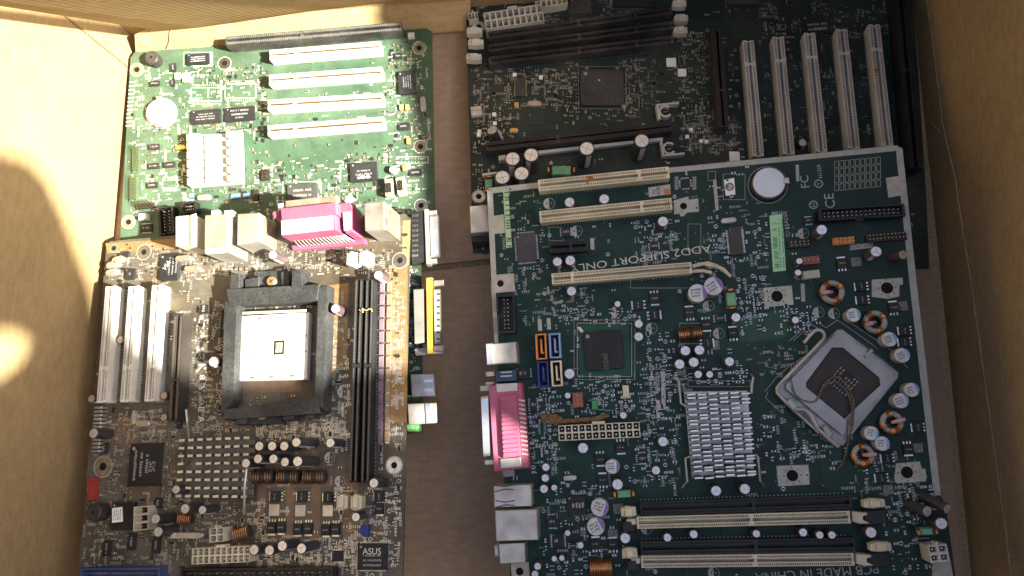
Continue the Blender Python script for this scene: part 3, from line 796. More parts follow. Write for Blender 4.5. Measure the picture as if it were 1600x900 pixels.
for x0, y0, x1, y1 in ((299, 137, 346, 158), (352, 131, 400, 153)):
    A.frame(x0, y0, x1, y1, .5)
    for i in range(12):
        u = x0+3+i*3.6; A.line(A.at(u, y0+2), A.at(u, y1-2), .3, A.trace)
    for i in range(14):
        for yy in (y0-4, y1+4):
            x, y = A.at(x0+2+i*3.3, yy); A.pcb.rect(x-.4, x+.4, y-.8, y+.8, A.z(.05), A.pad)
for u, v, w_, l_, pn in ((241, 130, 15, 8, 'tb'), (269, 129, 7, 11, 'lr'), (240, 229, 17, 9, 'tb'), (239, 259, 18, 9, 'tb'), (264, 257, 18, 9, 'tb'),
                         (237, 289, 17, 9, 'tb'), (228, 356, 18, 12, 'tb'), (622, 87, 12, 9, 'tb'), (649, 269, 20, 10, 'tb'), (631, 197, 18, 11, 'tblr'), (270, 105, 9, 13, 'lr')):
    A.chip(u, v, w_, l_, 1.8, pn, lines=1, trot=0 if w_ > l_ else 90)
A.crystal(661, 162, 9, 25); A.crystal(281, 230, 17, 8, GOLD); A.crystal(318, 308, 22, 9, STEELR)
for u, v in ((627, 167), (636, 167), (638, 220), (632, 262)): A.small('tantalum_capacitor', u, v, 6, 9, 2.5, TANC, .3, TIN)
for u, v, w_, l_ in ((298, 305, 7, 7), (367, 306, 13, 8), (384, 305, 9, 7)): A.small('ceramic_capacitor', u, v, w_, l_, 2.4, BLUEC, .4, TIN)
A.small('diode', 399, 305, 8, 18, 2.8, BLACKC, .4, TIN); A.small('diode', 290, 120, 10, 14, 2.8, WHITE, .4, TIN); A.small('diode', 277, 118, 9, 9, 2.2, WHITE, .4, TIN)
A.frame(620, 245, 669, 255, .35)
for i in range(9):
    for j in (248, 253): x, y = A.at(623+i*5.2, j); A.pcb.disc(x, y, .55, A.z(.1), A.pad, 8)
A.frame(254, 281, 277, 294, .4)
for i in range(7):
    for j in (278, 297): x, y = A.at(256+i*3.2, j); A.pcb.rect(x-.35, x+.35, y-.8, y+.8, A.z(.08), A.silk)
A.frame(450-8, 284, 502, 322, .4)
for i in range(24):                                        # printed ladders along the side edges
    x, y = A.at(207-i*.25, 125+i*3.1); A.pcb.rect(x-2.4, x+2.4, y-.45, y+.45, A.z(.06), A.silk if i % 2 else A.trace)
    x, y = A.at(670+i*.15, 92+i*4); A.pcb.rect(x-1.8, x+1.8, y-.5, y+.5, A.z(.06), A.trace)
A.pinheader([(206, 231), (219, 230), (203, 271)], 2, 2, 9, m=A.mask, lean=2.2); A.pinheader([(202, 277), (216, 276), (198, 316)], 2, 2, 9, m=A.mask, lean=2.2)
A.pinheader([(212, 319), (240, 316), (213, 327)], 2.5, 6, 2, lean=2.)
A.boxheader([(246, 324), (270, 321), (244, 368)], 9, 2, 7); A.boxheader([(282, 317), (306, 314), (283, 334)], 8, 5, 2)
A.pinheader([(407, 266), (420, 265), (407, 282)], 2, 2, 3, lean=1.5)
A.small('connector', 222, 338, 13, 10, 6, WHITE, .6)
A.pinheader([(601, 280), (613, 279), (602, 306)], 8, 1, 3, m=CREAM, pinh=3); A.pinheader([(618, 278), (631, 276), (619, 304)], 8, 1, 3, m=CREAM, pinh=3)
A.small('jumper_cap', 607, 293, 8, 16, 9, BLACKC, .5); A.small('jumper_cap', 625, 289, 8, 16, 9, BLACKC, .5)
A.cap(614, 265, 5, 5, 'c', col='blue'); A.small('trimmer', 642, 54, 10, 8, 4, WHITE, .6)
# buzzer
def buzzer(b, u, v, rpx, h):
    k = b.mm(u, v, h); r = rpx*k; x, y = b.at(u, v, h); b.take(x, y, r+.4); q = MB()
    q.cyl(0, 0, r, 0, h, BROWNP, 28, .8); q.disc(0, 0, r*.22, h+.04, HOLE, 14); q.ring(0, 0, r*.24, r*.34, h+.03, EPOXYB)
    return b.put('buzzer', q.mesh('buzzer'), x, y)
buzzer(A, 236, 89, 10.5, 9)
# coin battery in its clip
def coin(b, u, v, rpx, h, holder, clip):
    k = b.mm(u, v, h); r = rpx*k; x, y = b.at(u, v, h); b.take(x, y, r*1.15); q = MB()
    q.cyl(0, 0, r*1.12, 0, h*.62, holder, 40, .5)
    o = b.put('battery_holder', q.mesh('battery_holder'), x, y); q = MB(); q.cyl(0, 0, r, h*.62, h, BATT, 44, .45)
    obj('coin_battery', q.mesh('coin_battery'), o); q = MB()
    for t in clip:
        t = math.radians(t); c, sn = math.cos(t), math.sin(t)
        P = [(r*.85, -1.6), (r*1.22, -2.2), (r*1.22, 2.2), (r*.85, 1.6)]; q.prism([(a*c-d*sn, a*sn+d*c) for a, d in P], h*.4, h+.5, STEEL, .2)
    obj('clip', q.mesh('clip'), o); b.pcb.ring(x, y, r*1.2, r*1.24, .1, b.silk, 40)
    return o
coin(A, 248, 174, 20, 5, WHITE, (90, 265))
# heat sink with stepped fins on both sides
SINKA = mat('sink_aluminium', (.50, .50, .50), .4, .4, noise=.06)
def sink_a():
    P = [A.at(*p, 4) for p in ((298, 212), (379, 207), (380, 287), (298, 290))]; xs = [p[0] for p in P]; ys = [p[1] for p in P]
    x0, x1, y0, y1 = min(xs), max(xs), min(ys), max(ys); x, y = (x0+x1)/2, (y0+y1)/2; w, l = x1-x0, y1-y0; A.take(x, y, w/2, l/2)
    q = MB(); q.box(-w/2, w/2, -l/2, l/2, 1.5, 4, SINKA, .3); q.box(-w*.2, w*.2, -l*.46, l*.46, 4.01, 6.5, SINKA, .4); o = A.put('heat_sink', q.mesh('heat_sink'), x, y)
    for side in (-1, 1):
        for i in range(6):
            yy = -l/2+l*(i+.5)/6; f = MB(); d = l/6*(.9 if side < 0 else .70)
            xa, xb = sorted((side*w*.5, side*w*.24))
            f.prism([(xa, yy-d/2), (xb, yy-d/2), (xb, yy+d*.32), ((xa+xb)/2, yy+d/2), (xa, yy+d*.36)], 4.01, 11.5, SINKA, .6); obj('fin', f.mesh('fin'), o)
sink_a()
A.clutter(330, [(400, 100, 420, 240), (440, 258, 530, 340), (205, 150, 295, 300), (285, 105, 400, 130), (290, 195, 400, 205), (300, 290, 400, 315), (600, 80, 620, 260), (605, 60, 640, 105), (600, 165, 672, 222), (540, 240, 610, 255), (500, 285, 600, 320), (395, 250, 450, 320)])
A.marks(240, 460, 260, [(205, 110, 300, 330), (290, 100, 420, 210), (390, 250, 560, 340), (600, 80, 672, 350)])
A.finish()

# ================================================================== board E: mostly hidden under the brown one, ports showing
E = Board('motherboard', 'dark motherboard almost hidden under the brown one, its ports poking out beside the bare floor',
          [(500, 345), (657, 332), (500, 690)], (26, 27, 26), [(500, 345), (657, 334), (661, 676), (500, 690)],
          pcbmats('dark_green', (.016, .045, .028), (.024, .062, .036), (.02, .055, .03), (.42, .44, .40), (.4, .4, .36), .3, (.12, .12, .10)))
o = E.solid('serial_port', [(640, 331), (664, 329), (667, 409), (643, 412)], 11, BLACKC, c=.6, label='black serial port with a bright metal shell')
for i in range(9):
    E.solid('rib', [(643, 335+i*7.8), (653, 334.4+i*7.8), (653, 338.4+i*7.8), (643, 339+i*7.8)], 12.2, BLACK, z0=11, c=.2, parent=o)
E.solid('flange', [(663, 326), (669, 326), (672, 412), (666, 413)], 12.5, STEEL, parent=o); E.solid('shell', [(671, 336), (684, 335), (686, 400), (673, 402)], 10.5, ALU, z0=1.5, c=1.2, parent=o)
for v in (329, 405): E.solid('jack_screw', [(670, v), (682, v-1), (682, v+6), (670, v+7)], 9, STEEL, z0=3, parent=o)
o = E.solid('display_port', [(666, 434), (675, 433), (676, 552), (668, 553)], 12.5, YORANGE, c=.4, label='yellow video port with a pale metal shell')
E.solid('rear_block', [(646, 452), (662, 451), (663, 535), (648, 537)], 11, mat('grey_plastic', (.16, .16, .15), .6, dust=.3), parent=o); E.solid('shell', [(677, 452), (687, 451), (688, 536), (679, 538)], 11.5, STEEL, z0=1.5, c=1., parent=o)
for i in range(8): E.solid('shell_dimple', [(683, 458+i*10), (687, 458+i*10), (687, 460.5+i*10), (683, 461+i*10)], 11.8, INK, z0=11.4, c=0, parent=o)
for v in (438, 540): E.solid('jack_screw', [(677, v), (693, v-1), (693, v+8), (677, v+9)], 9, STEELR, z0=3, parent=o)
E.solid('bracket', [(647, 545), (692, 541), (693, 552), (649, 556)], 5, STEEL, c=.3)
o = E.solid('usb_port', [(641, 585), (678, 584), (680, 619), (643, 620)], 13, ALUD, c=.5)
for v in (593, 607): E.solid('spring', [(662, v), (676, v), (676, v+4), (662, v+5)], 13.5, ALU, z0=12.9, c=.1, parent=o)
o = E.solid('network_port', [(636, 631), (682, 629), (684, 661), (638, 664)], 13, STEEL, c=.6); E.solid('ridge', [(664, 630), (673, 630), (675, 661), (666, 662)], 13.9, ALU, z0=12.9, c=.3, parent=o)
E.patch([(636, 664), (659, 663), (660, 674), (637, 674)], mat('bright_green', (.10, .36, .10), .45), .05); E.text('C4 60 AU', 646, 669, 3, 0)
E.clutter(60, [(640, 415, 662, 580)]); E.marks(30, 40, 40, [(640, 415, 662, 580)])
E.finish()

# ================================================================== board B: brown, lower left, leaning up to the right
B = Board('motherboard', 'brown motherboard with a square black processor bracket, leaning by the left wall',
          [(166, 376), (640, 333), (121, 905)], (22, 66, 44),
          [(172, 377), (634, 334), (641, 341), (637, 520), (629, 930), (119, 930), (166, 384)],
          pcbmats('brown', (.076, .064, .046), (.115, .098, .070), (.102, .078, .050), (.46, .46, .44), (.46, .46, .43), .6, (.18, .175, .16)))
B.pours(26); B.traces(130)
for p, q in (((172, 447), (158, 629)), ((208, 447), (195, 628)), ((245, 445), (233, 627))):
    B.slot('expansion_slot', p, q, 7.6, 11.5, WHITE, key=(.71,), hole=mat('slot_hole_grey', (.16, .15, .14), .7))
B.slot('graphics_slot', (279, 492), (270, 658), 7.2, 12, BROWNP, key=(.62,), pitch=1.1, hole=mat('slot_hole_brown', (.16, .12, .10), .5))
m1 = B.slot('memory_slot', (561, 436), (551, 754), 5.6, 10, BLACKC, key=(.44,), pitch=1.27, hole=mat('slot_hole_mid', (.13, .13, .13), .5))
m2 = B.slot('memory_slot', (578, 436), (570, 754), 5.6, 10, BLACKC, key=(.44,), pitch=1.27, hole=MATS['slot_hole_mid'])
for mm_, pts in ((m1, ((550, 404), (534, 785))), (m2, ((570, 403), (556, 785)))):
    B.latch(mm_, *pts[0], 17, 28, 13, WHITE, 1); B.latch(mm_, *pts[1], 17, 28, 13, CREAM, -1)
for u, v, r in ((225, 394, 10), (625, 407, 11), (161, 729, 13), (616, 727, 12)): B.hole(u, v, r, B.pour if r < 11 else TIN, hr=.4)
B.hole(178, 388, 5, B.trace, hr=.6)
COPP = mat('bare_copper_pour', (.27, .165, .07), .5, .1, noise=.15, dust=.3, dustcol=(.2, .185, .16)); COPQ = mat('copper_pour_dull', (.17, .105, .065), .5, .1, noise=.2, dust=.5, dustcol=(.17, .16, .14))
B.patch([(608, 418), (637, 415), (636, 660), (606, 660)], COPP, .03); B.patch([(512, 446), (545, 442), (541, 575), (509, 580)], COPP, .03); B.patch([(630, 345), (641, 344), (639, 415), (628, 417)], mat('yellow_edge', (.30, .25, .10), .5), .035)
for x0, x1 in ((402, 414), (447, 460), (487, 501), (537, 560)): B.patch([(x0, 740), (x1, 739), (x1-1, 842), (x0-1, 843)], COPQ, .03)
B.patch([(404, 735), (520, 732), (520, 760), (404, 762)], COPQ, .026); B.patch([(370, 592), (470, 588), (470, 612), (368, 614)], COPQ, .03); B.patch([(152, 660), (205, 650), (215, 690), (150, 700)], COPQ, .028); B.patch([(165, 380), (330, 370), (330, 384), (168, 396)], COPP, .02)
for i in range(9): B.line(B.at(514+i*1.2, 500+i*7), B.at(540-i*.5, 496+i*8), .35, B.trace); B.line(B.at(513, 452+i*13), B.at(536, 455+i*13), .35, B.trace)
# rear ports, standing over the edge of the green board
o = B.solid('audio_port', [(274, 338), (303, 335), (303, 384), (274, 384)], 24, CREAM, c=.6); B.solid('rib', [(298, 335), (305, 333), (305, 384), (298, 384)], 25.5, WHITE, z0=23.9, c=.6, parent=o)
o = B.solid('usb_port', [(320, 336), (357, 334), (355, 394), (319, 396)], 27, STEEL, c=.6)
def sticker_txt(b, Q, h): b.text('PS2-15210-1129', 0, 0, h+.02, 1.9, INK, math.radians(180), 0, .8)
B.solid('sticker', [(322, 389), (351, 387), (351, 395), (322, 397)], 27.12, LABELW, z0=26.95, c=0, parent=o, fn=sticker_txt)
for u in (330, 350): B.solid('spring_tab', [(u, 329), (u+12, 328), (u+12, 335), (u, 336)], 26, WHITE, z0=20, c=.3, parent=o)
o = B.solid('network_port', [(371, 334), (404, 332), (403, 377), (370, 383)], 25, STEEL, c=.6); B.solid('side_plate', [(404, 334), (412, 340), (411, 380), (404, 377)], 19, STEELR, c=.4, parent=o)
o = B.solid('parallel_port', [(437, 343), (524, 334), (526, 360), (440, 369)], 25, PINK, c=.8, label='pink parallel port with a peeling white label')
B.solid('label', [(440, 345), (520, 337), (521, 358), (440, 367)], 25.15, LABELW, z0=24.95, c=0, parent=o)
B.solid('front_bar', [(437, 326), (526, 316), (527, 335), (439, 344)], 26, PINK, z0=3, c=.8, parent=o); B.solid('shell', [(445, 314), (527, 305), (528, 316), (446, 325)], 21, STEELR, z0=6, c=.8, parent=o)
B.solid('wing', [(527, 318), (545, 315), (550, 322), (550, 362), (540, 364), (538, 330), (528, 334)], 20, PINK, c=.6, parent=o); B.solid('end_block', [(535, 331), (547, 330), (548, 358), (537, 360)], 21, WHITE, c=.6, parent=o)
B.solid('wing', [(424, 332), (436, 327), (438, 336), (427, 341)], 22, PINK, z0=4, c=.8, parent=o)
B.solid('foot', [(455, 384), (570, 373), (571, 381), (457, 391)], 4, PINK, c=.4, parent=o)
for u, v in ((434, 318), (519, 308), (540, 306)): B.solid('jack_screw', [(u, v), (u+8, v-1), (u+8, v+10), (u, v+11)], 20, WHITE, z0=10, c=.4, parent=o)
pn = MB(); p0 = B.at(448, 367, 20); p1 = B.at(526, 358, 20); q0 = B.at(466, 385, 4); q1 = B.at(556, 377, 4)
for i in range(15):
    t = (i+.5)/15; a = (p0[0]+(p1[0]-p0[0])*t, p0[1]+(p1[1]-p0[1])*t); c = (q0[0]+(q1[0]-q0[0])*t, q0[1]+(q1[1]-q0[1])*t)
    pn.tube([(a[0], a[1], 18), (c[0], c[1], 7), (c[0], c[1], 1)], .55, STEELR, 5)
B.put('port_pins', pn.mesh('port_pins'), 0, 0)
o = B.solid('display_port', [(569, 317), (600, 314), (601, 359), (570, 360)], 27, STEEL, c=.6); B.solid('side_plate', [(601, 316), (604, 318), (605, 360), (601, 360)], 26, STEELR, c=.2, parent=o)
# processor bracket, socket, lever, screws
def bracket():
    h = 13
    ro = [(352, 450), (504, 442), (508, 470), (505, 630), (498, 646), (346, 656), (343, 640), (349, 470)]
    ri = [(370, 476), (493, 468), (492, 616), (364, 622)]
    bars = [[(352, 452), (500, 444), (497, 470), (356, 477)], [(350, 640), (496, 618), (500, 646), (346, 656)], [(351, 470), (370, 474), (364, 624), (345, 650)], [(497, 446), (511, 445), (505, 642), (492, 628)]]
    c0 = B.at(427, 548, h); q = MB()
    for i, br in enumerate(bars):
        P = [B.at(u, v, h-.3*(i > 1)) for u, v in br]; P = [(a-c0[0], b-c0[1]) for a, b in P][::-1]
        q.prism(P, .2, h-.3*(i > 1), BRACKET, .8)
    for br, hh in (([(360, 428), (374, 427), (374, 450), (358, 452)], 13), ([(382, 436), (405, 432), (404, 452), (382, 453)], 9), ([(456, 422), (470, 420), (472, 448), (455, 449)], 14), ([(438, 424), (452, 424), (452, 447), (440, 448)], 8),
                   ([(368, 650), (384, 649), (384, 662), (368, 664)], 11), ([(440, 641), (458, 640), (458, 656), (442, 658)], 11), ([(475, 640), (492, 638), (490, 654), (476, 655)], 9), ([(386, 640), (440, 636), (442, 662), (388, 664)], 6), ([(396, 424), (446, 421), (446, 452), (396, 454)], 5)):
        P = [B.at(u, v, hh) for u, v in br]; q.prism([(a-c0[0], b-c0[1]) for a, b in P][::-1], .1, hh, BRACKET, .6)
    B.big.append((c0[0]-42, c0[0]-26, c0[1]-45, c0[1]+45)); B.big.append((c0[0]+26, c0[0]+42, c0[1]-45, c0[1]+45)); B.take(c0[0], c0[1], 27)
    o = B.put('processor_bracket', q.mesh('processor_bracket'), *c0)
    for u, v, hh in ((423, 439, 8), (408, 648, 9)):
        x, y = B.at(u, v, hh); k = MB(); k.cyl(0, 0, 3.4, 0, hh-1.2, STEELR, 20); k.cyl(0, 0, 3.8, hh-1.2, hh, mat('brass_screw', (.66, .48, .26), .38, .9, dust=.2), 22, .8)
        for t in (.4, .4+math.pi/2):
            c, sn = math.cos(t), math.sin(t); k.quad((-2*c-.35*sn, -2*sn+.35*c, hh+.03), (-2*c+.35*sn, -2*sn-.35*c, hh+.03), (2*c+.35*sn, 2*sn-.35*c, hh+.03), (2*c-.35*sn, 2*sn+.35*c, hh+.03), INK)
        B.put('screw', k.mesh('screw'), x, y)
bracket()
def socket_b():
    h = 5; P = [B.at(u, v, h) for u, v in ((373, 494), (483, 488), (479, 593), (369, 595))]
    cx = sum(p[0] for p in P)/4; cy = sum(p[1] for p in P)/4; q = MB(); Q = [(a-cx, b-cy) for a, b in P][::-1]
    q.prism(Q, .2, h, WHITE, .4)
    w = (P[1][0]-P[0][0])/2*.97; l = abs(P[0][1]-P[3][1])/2*.95; g = mat('socket_hole', (.40, .39, .34), .6)
    for i in range(27):
        for j in range(27):
            x, y = (i-13)/13*w*.88, (j-13)/13*l*.88
            if abs(x) < w*.22 and abs(y-1) < l*.22: continue
            q.rect(x-.28, x+.28, y-.28, y+.28, h+.03, g)
    for x, y, ww, ll in ((-w*.55, -l*.96, 1.8, .5), (0, -l*.96, 1.8, .5), (w*.6, -l*.96, 1.8, .5), (-w*.4, l*.96, 1.8, .5), (w*.15, l*.96, 1.8, .5), (w*.97, l*.3, .4, .7), (w*.97, -l*.2, .4, .7), (-w*.62, l*.2, .9, .25), (-w*.62, l*.27, .9, .25), (-w*.62, -l*.2, .9, .25), (-w*.62, -l*.27, .9, .25)): q.rect(x-ww, x+ww, y-ll, y+ll, h+.05, SLIT)
    o = B.put('processor_socket', q.mesh('processor_socket'), cx, cy)
    q = MB(); q.box(-4, 4, -5, 5, h+.04, h+.12, EPOXY); q.box(-2.4, 2.4, -3.4, 3.4, h+.13, h+.6, CREAM, .1)
    for a in (-1, 1): q.box(a*1.2-.5, a*1.2+.5, -2.4, 2.4, h+.61, h+.9, BROWNC)
    x, y = B.at(436, 543, h); B.sub(o, 'socket_well', q.mesh('socket_well'), x, y)
    q = MB(); a = B.at(379, 489, 6); c = B.at(478, 485, 6); q.tube([(a[0]-cx, a[1]-cy, 5.5), (c[0]-cx, c[1]-cy, 5.5)], 1.0, CREAM, 8); obj('lever', q.mesh('lever'), o)
socket_b()
# chips
def via(b, w, l, h):
    for s_ in (0,): b.text('VIA', -w*.12, l*.04, h+.05, 5.2, MARKW, math.radians(58), .25)
B.chip(264, 416, 29, 37, 2.6, 'lrtb', lines=3, trot=90, loff=3.2, pitch=.9, extra=via)
B.chip(203, 428, 15, 15, 2, '', text=[('K', 0, 0, 3, MARKG)]); B.chip(195, 397, 12, 8, 1.6, 'tb')
B.chip(226, 726, 50, 58, 2.4, 'lrtb', lines=3, trot=-90, text=[('SiS', .22, -.05, 7, MARKG)], loff=-3, pitch=.8)
B.patch([(203, 694), (209, 696), (206, 701), (201, 699)], GOLD)
B.chip(581, 870, 46, 37, 2.4, 'lrtb', text=[('ASUS', 0, .2, 5.6, MARKW)], lines=3, loff=-2.2, pitch=.8)
B.chip(527, 869, 17, 15, 1.6, 'tblr'); B.chip(203, 805, 7, 7, 1, '')
for u, v, w_, l_ in ((280, 655, 8, 26), (350, 505, 12, 38), (318, 483, 16, 10), (162, 700, 12, 14), (205, 846, 13, 22), (243, 852, 13, 22), (166, 857, 12, 20), (246, 786, 13, 14), (262, 826, 8, 8)): B.chip(u, v, w_, l_, 2, 'lr' if l_ > w_ else 'tb', lines=1, trot=90)
# bios chip in its socket, with a pale sticker
o = B.chip(190, 806, 34, 36, 5, '', m=BLACKC); q = B.solid('sticker', [(175, 794), (191, 792), (192, 815), (175, 817)], 5.2, LABELW, z0=4.95, c=0, parent=o, fn=lambda b, Q, h: [b.ticks(i*1.6-2.4, 0, h+.02, 7, .9, INK, math.pi/2) for i in range(4)])
B.sockets([(209, 792), (232, 790), (207, 830)], 10, 1, 3, CREAM, 'connector', deep=6, tab=False)
buzzer(B, 145, 801, 12, 11)
B.small('dip_switch', 142, 764, 11, 30, 5, RED, .4, label='small red switch block at the board edge')
for u, v in ((183, 405), (174, 413), (173, 425)): B.crystal(u, v, 18, 9, STEEL, 4, .2)
for u, v, k in ((153, 655, 6), (150, 699, 4)):
    for i in range(k): B.small('pin_jumper', u-i*.5, v-k*3+i*6, 12, 3, 6, STEEL, .3)
B.crystal(294, 837, 46, 8, STEEL, 6); B.small('crystal_end', 270, 837, 8, 8, 6.3, CREAM, .5); B.crystal(208, 652, 5, 20, ALU, 4); B.crystal(222, 662, 22, 9, STEELR, 3)
B.crystal(285, 403, 24, 8, ALU, 5); B.crystal(299, 419, 24, 8, STEELR, 4)
# capacitors
for u, v in ((405, 697), (425, 697), (444, 697)): B.cap(u, v, 6.2, 20)
B.cap(463, 691, 6.2, 27); B.cap(465, 721, 6.6, 26); B.cap(445, 722, 6.2, 16)
for u, v in ((384, 724), (403, 717), (427, 717)): B.cap(u, v, 6.2, 20)
for u, v, r, h in ((516, 692, 6.2, 13), (584, 755, 6.6, 13), (556, 808, 6.2, 10), (243, 811, 6.5, 14), (247, 831, 6.5, 14), (289, 795, 6.5, 13), (275, 765, 5.5, 12), (146, 677, 6.2, 12), (397, 859, 6.6, 10), (421, 860, 6.8, 10), (441, 853, 6.6, 13), (471, 857, 6.8, 15),
                   (316, 797, 5.5, 12)): B.cap(u, v, r, h*1.35)
for u, v, r, h in ((426, 398, 6, 15), (591, 430, 6.4, 12), (524, 482, 6.4, 12), (333, 565, 6.5, 11)): B.cap(u, v, r, h, 'p')
for u, v in ((188, 531), (256, 618), (256, 652), (143, 623)): B.cap(u, v, 4.8, 8, 'p', col='brown')
for u in (409, 449, 490): B.rodcoil(u, 745, 35, 22, 7, turns=9)
B.rodcoil(376, 834, 24, 22, 9, turns=7, gap=False, ang=.25); B.rodcoil(288, 812, 20, 16, 6, turns=6, gap=False)
for u, v in ((429, 776), (471, 776), (512, 777), (592, 776)): B.fet(u, v, 15, 15, 'l')
for u, v in ((423, 825), (438, 824), (464, 827), (480, 826), (508, 828), (523, 827), (592, 795)): B.fet(u, v, 13, 16, 'b')
for u, v in ((428, 797), (469, 798), (512, 798)): B.small('metal_pad', u, v, 16, 16, 1, ALUD, .15)
B.small('chip', 569, 829, 13, 14, 3, DBLUE, .3)
for u, v in ((515, 715), (531, 752), (535, 612)): B.halfmoon(u, v, 8)
B.sockets([(327, 826), (349, 824), (326, 848)], 11, 2, 2, CREAM); B.sockets([(300, 857), (390, 853), (299, 882)], 12, 10, 2, CREAM)
B.boxheader([(126, 888), (250, 887), (124, 912)], 9, 20, 2, IDEBLUE); B.boxheader([(282, 889), (520, 886), (280, 912)], 9, 20, 2, BLACKC)
# pin-fin heat sink on the chipset
def pins_b():
    h = 12; g = [B.at(u, v, h) for u, v in ((284, 688), (385, 684), (381, 776), (279, 775))]; N = 8
    cx = sum(p[0] for p in g)/4; cy = sum(p[1] for p in g)/4; q = MB(); base = [(a-cx, b-cy) for a, b in g][::-1]
    q.prism([(a*1.07, b*1.07) for a, b in base], 1.5, 4, mat('anodised', (.16, .16, .165), .5, .5, dust=.5), .3)
    B.take(cx, cy, max(abs(p[0]) for p in base)+2, max(abs(p[1]) for p in base)+2)
    o = B.put('heat_sink', q.mesh('heat_sink'), cx, cy)
    def mk():
        f = MB(); f.box(-2.2, 2.2, -.85, .85, 4.01, h, MATS['anodised'], .1, CREAM); return f.mesh('fin')
    for i in range(N):
        for j in range(N):
            if (i, j) in ((1, 3),): continue
            a, b = i/(N-1), j/(N-1)
            x = (g[0][0]*(1-a)+g[1][0]*a)*(1-b)+(g[3][0]*(1-a)+g[2][0]*a)*b; y = (g[0][1]*(1-a)+g[1][1]*a)*(1-b)+(g[3][1]*(1-a)+g[2][1]*a)*b
            obj('fin', cached('pinfin', mk), o, (x-cx, y-cy, 0), (0, 0, B.rnd.uniform(-.08, .08)))
    q = MB()
    for a, b, c in (((291, 640), (293, 660), (292, 690)), ((386, 732), (382, 765), (378, 804))):
        q.tube([(*[p-r for p, r in zip(B.at(*a, 14), (cx, cy))], 14), (*[p-r for p, r in zip(B.at(*b, 15), (cx, cy))], 15), (*[p-r for p, r in zip(B.at(*c, 9), (cx, cy))], 6)], .9, ALU, 8)
    obj('spring_wire', q.mesh('spring_wire'), o)
pins_b()
for i in range(13):
    for c_ in (0, 1): B.small('resistor_array', 597+c_*11-i*.3, 448+i*19.5, 7, 16, 1.2, BROWNC if c_ else mat('mauve', (.22, .16, .19), .5), .2, TIN)
for i, ch in enumerate('K8S-LA'): B.text(ch, 315.5-i*.3, 573+i*16.5, 7.5, -92, MARKW)
B.clutter(520, [(165, 380, 345, 440), (330, 385, 640, 430), (375, 476, 470, 490), (300, 470, 350, 640), (130, 640, 280, 690), (150, 690, 200, 890), (255, 690, 275, 780), (200, 770, 300, 890), (300, 790, 420, 850), (400, 655, 540, 690), (520, 760, 630, 890), (400, 840, 560, 885), (330, 620, 400, 690), (280, 660, 400, 690), (575, 690, 625, 860)])
B.marks(1000, 560, 600, [(165, 380, 345, 440), (330, 385, 640, 430), (300, 470, 350, 690), (130, 640, 280, 690), (125, 690, 200, 890), (200, 770, 420, 890), (400, 655, 540, 690), (500, 500, 545, 700), (520, 760, 630, 890), (400, 840, 560, 885), (610, 440, 632, 700)], 1.05)
B.finish()

# ================================================================== board C: older, dusty, upper right
C = Board('motherboard', 'dusty dark motherboard with five upright ivory slots, partly under the white edged board',
          [(727, -20), (1424, -24), (738, 395)], (8, 8, 34),
          [(727, -20), (1424, -24), (1436, 130), (1448, 318), (1452, 420), (739, 395), (732, 160)],
          pcbmats('green_dusty', (.016, .028, .026), (.024, .039, .035), (.021, .036, .032), (.31, .32, .29), (.30, .30, .27), .5, (.075, .078, .066)))
C.pours(26); C.traces(150)
ms = [C.slot('memory_slot', p, q, 6.6, 10, BLACK, key=(.49, .8), pitch=1.3, hole=mat('slot_hole_black', (.005, .005, .005), .8), groove=.34) for p, q in
      (((764, 55), (1050, 16)), ((764, 75), (1052, 39)), ((764, 94.5), (1052, 61)))]
for mm_, a, b in ((ms[0], (741, 47), (1062, 4)), (ms[1], (743, 65), (1065, 27)), (ms[2], (740, 88), (1064, 46))):
    C.latch(mm_, *a, 24, 14, 13, IVORY, 1); C.latch(mm_, *b, 21, 15, 13, IVORY, -1)
C.slot('graphics_slot', (760, 229), (1050, 197), 7.4, 12, BROWNP, key=(.385,), pitch=1.0, hole=HOLE, groove=.26)
C.slot('riser_slot', (1120, 45), (1131, 198), 7.6, 13, BROWNP, key=(.63,), pitch=1.0, hole=HOLE, groove=.3)
for i, (p, q) in enumerate((((1169, 63), (1185, 244)), ((1216, 57), (1233, 241)), ((1265, 51), (1284, 237)), ((1315, 45), (1335, 232)), ((1366, 38), (1387, 228)))):
    o = C.slot('expansion_slot', p, q, 8.6, 11, IVORY, key=(.21,), hole=mat('slot_hole_brown2', (.07, .055, .045), .7), groove=.28, rust=[(.39, -.55, 2.4), (.43, -.7, 1.2), (.36, -.3, 1.)] if i == 4 else ([(.1, -.5, .9), (.14, -.55, .7)] if i == 3 else None))
    if i == 4: o['label'] = 'ivory slot with an orange rust stain'
C.slot('expansion_slot', (1407, -10), (1432, 262), 9.5, 15, BLACKC, key=(.45,), pitch=2.0, hole=HOLE, groove=.3)
o = C.sockets([(755, 20), (846, 6), (758, 46)], 13, 10, 2, NYLON, deep=4, wall=1.3, inner=mat('nylon_inside', (.30, .28, .24), .5)); o['label'] = 'cloudy white power connector'
C.sockets([(836, 2), (885, -6), (838, 12)], 10, 6, 1, CREAM); C.sockets([(731, 20), (746, 18), (732, 31)], 8, 3, 1, IVORY, 'fan_connector', deep=4); C.pinheader([(735, 167), (752, 165), (736, 181)], 4, 3, 1, IVORY, pinh=4)
C.chip(941, 136, 68, 62, 2.6, '', m=EPOXYB, rounded=4, label='large rounded brownish chip'); C.frame(904, 104, 978, 170, .3); C.blob(936, 128, 1.5, LABELW, 2.75)
C.patch([(972, 160), (978, 166), (976, 170), (969, 165)], GOLD)
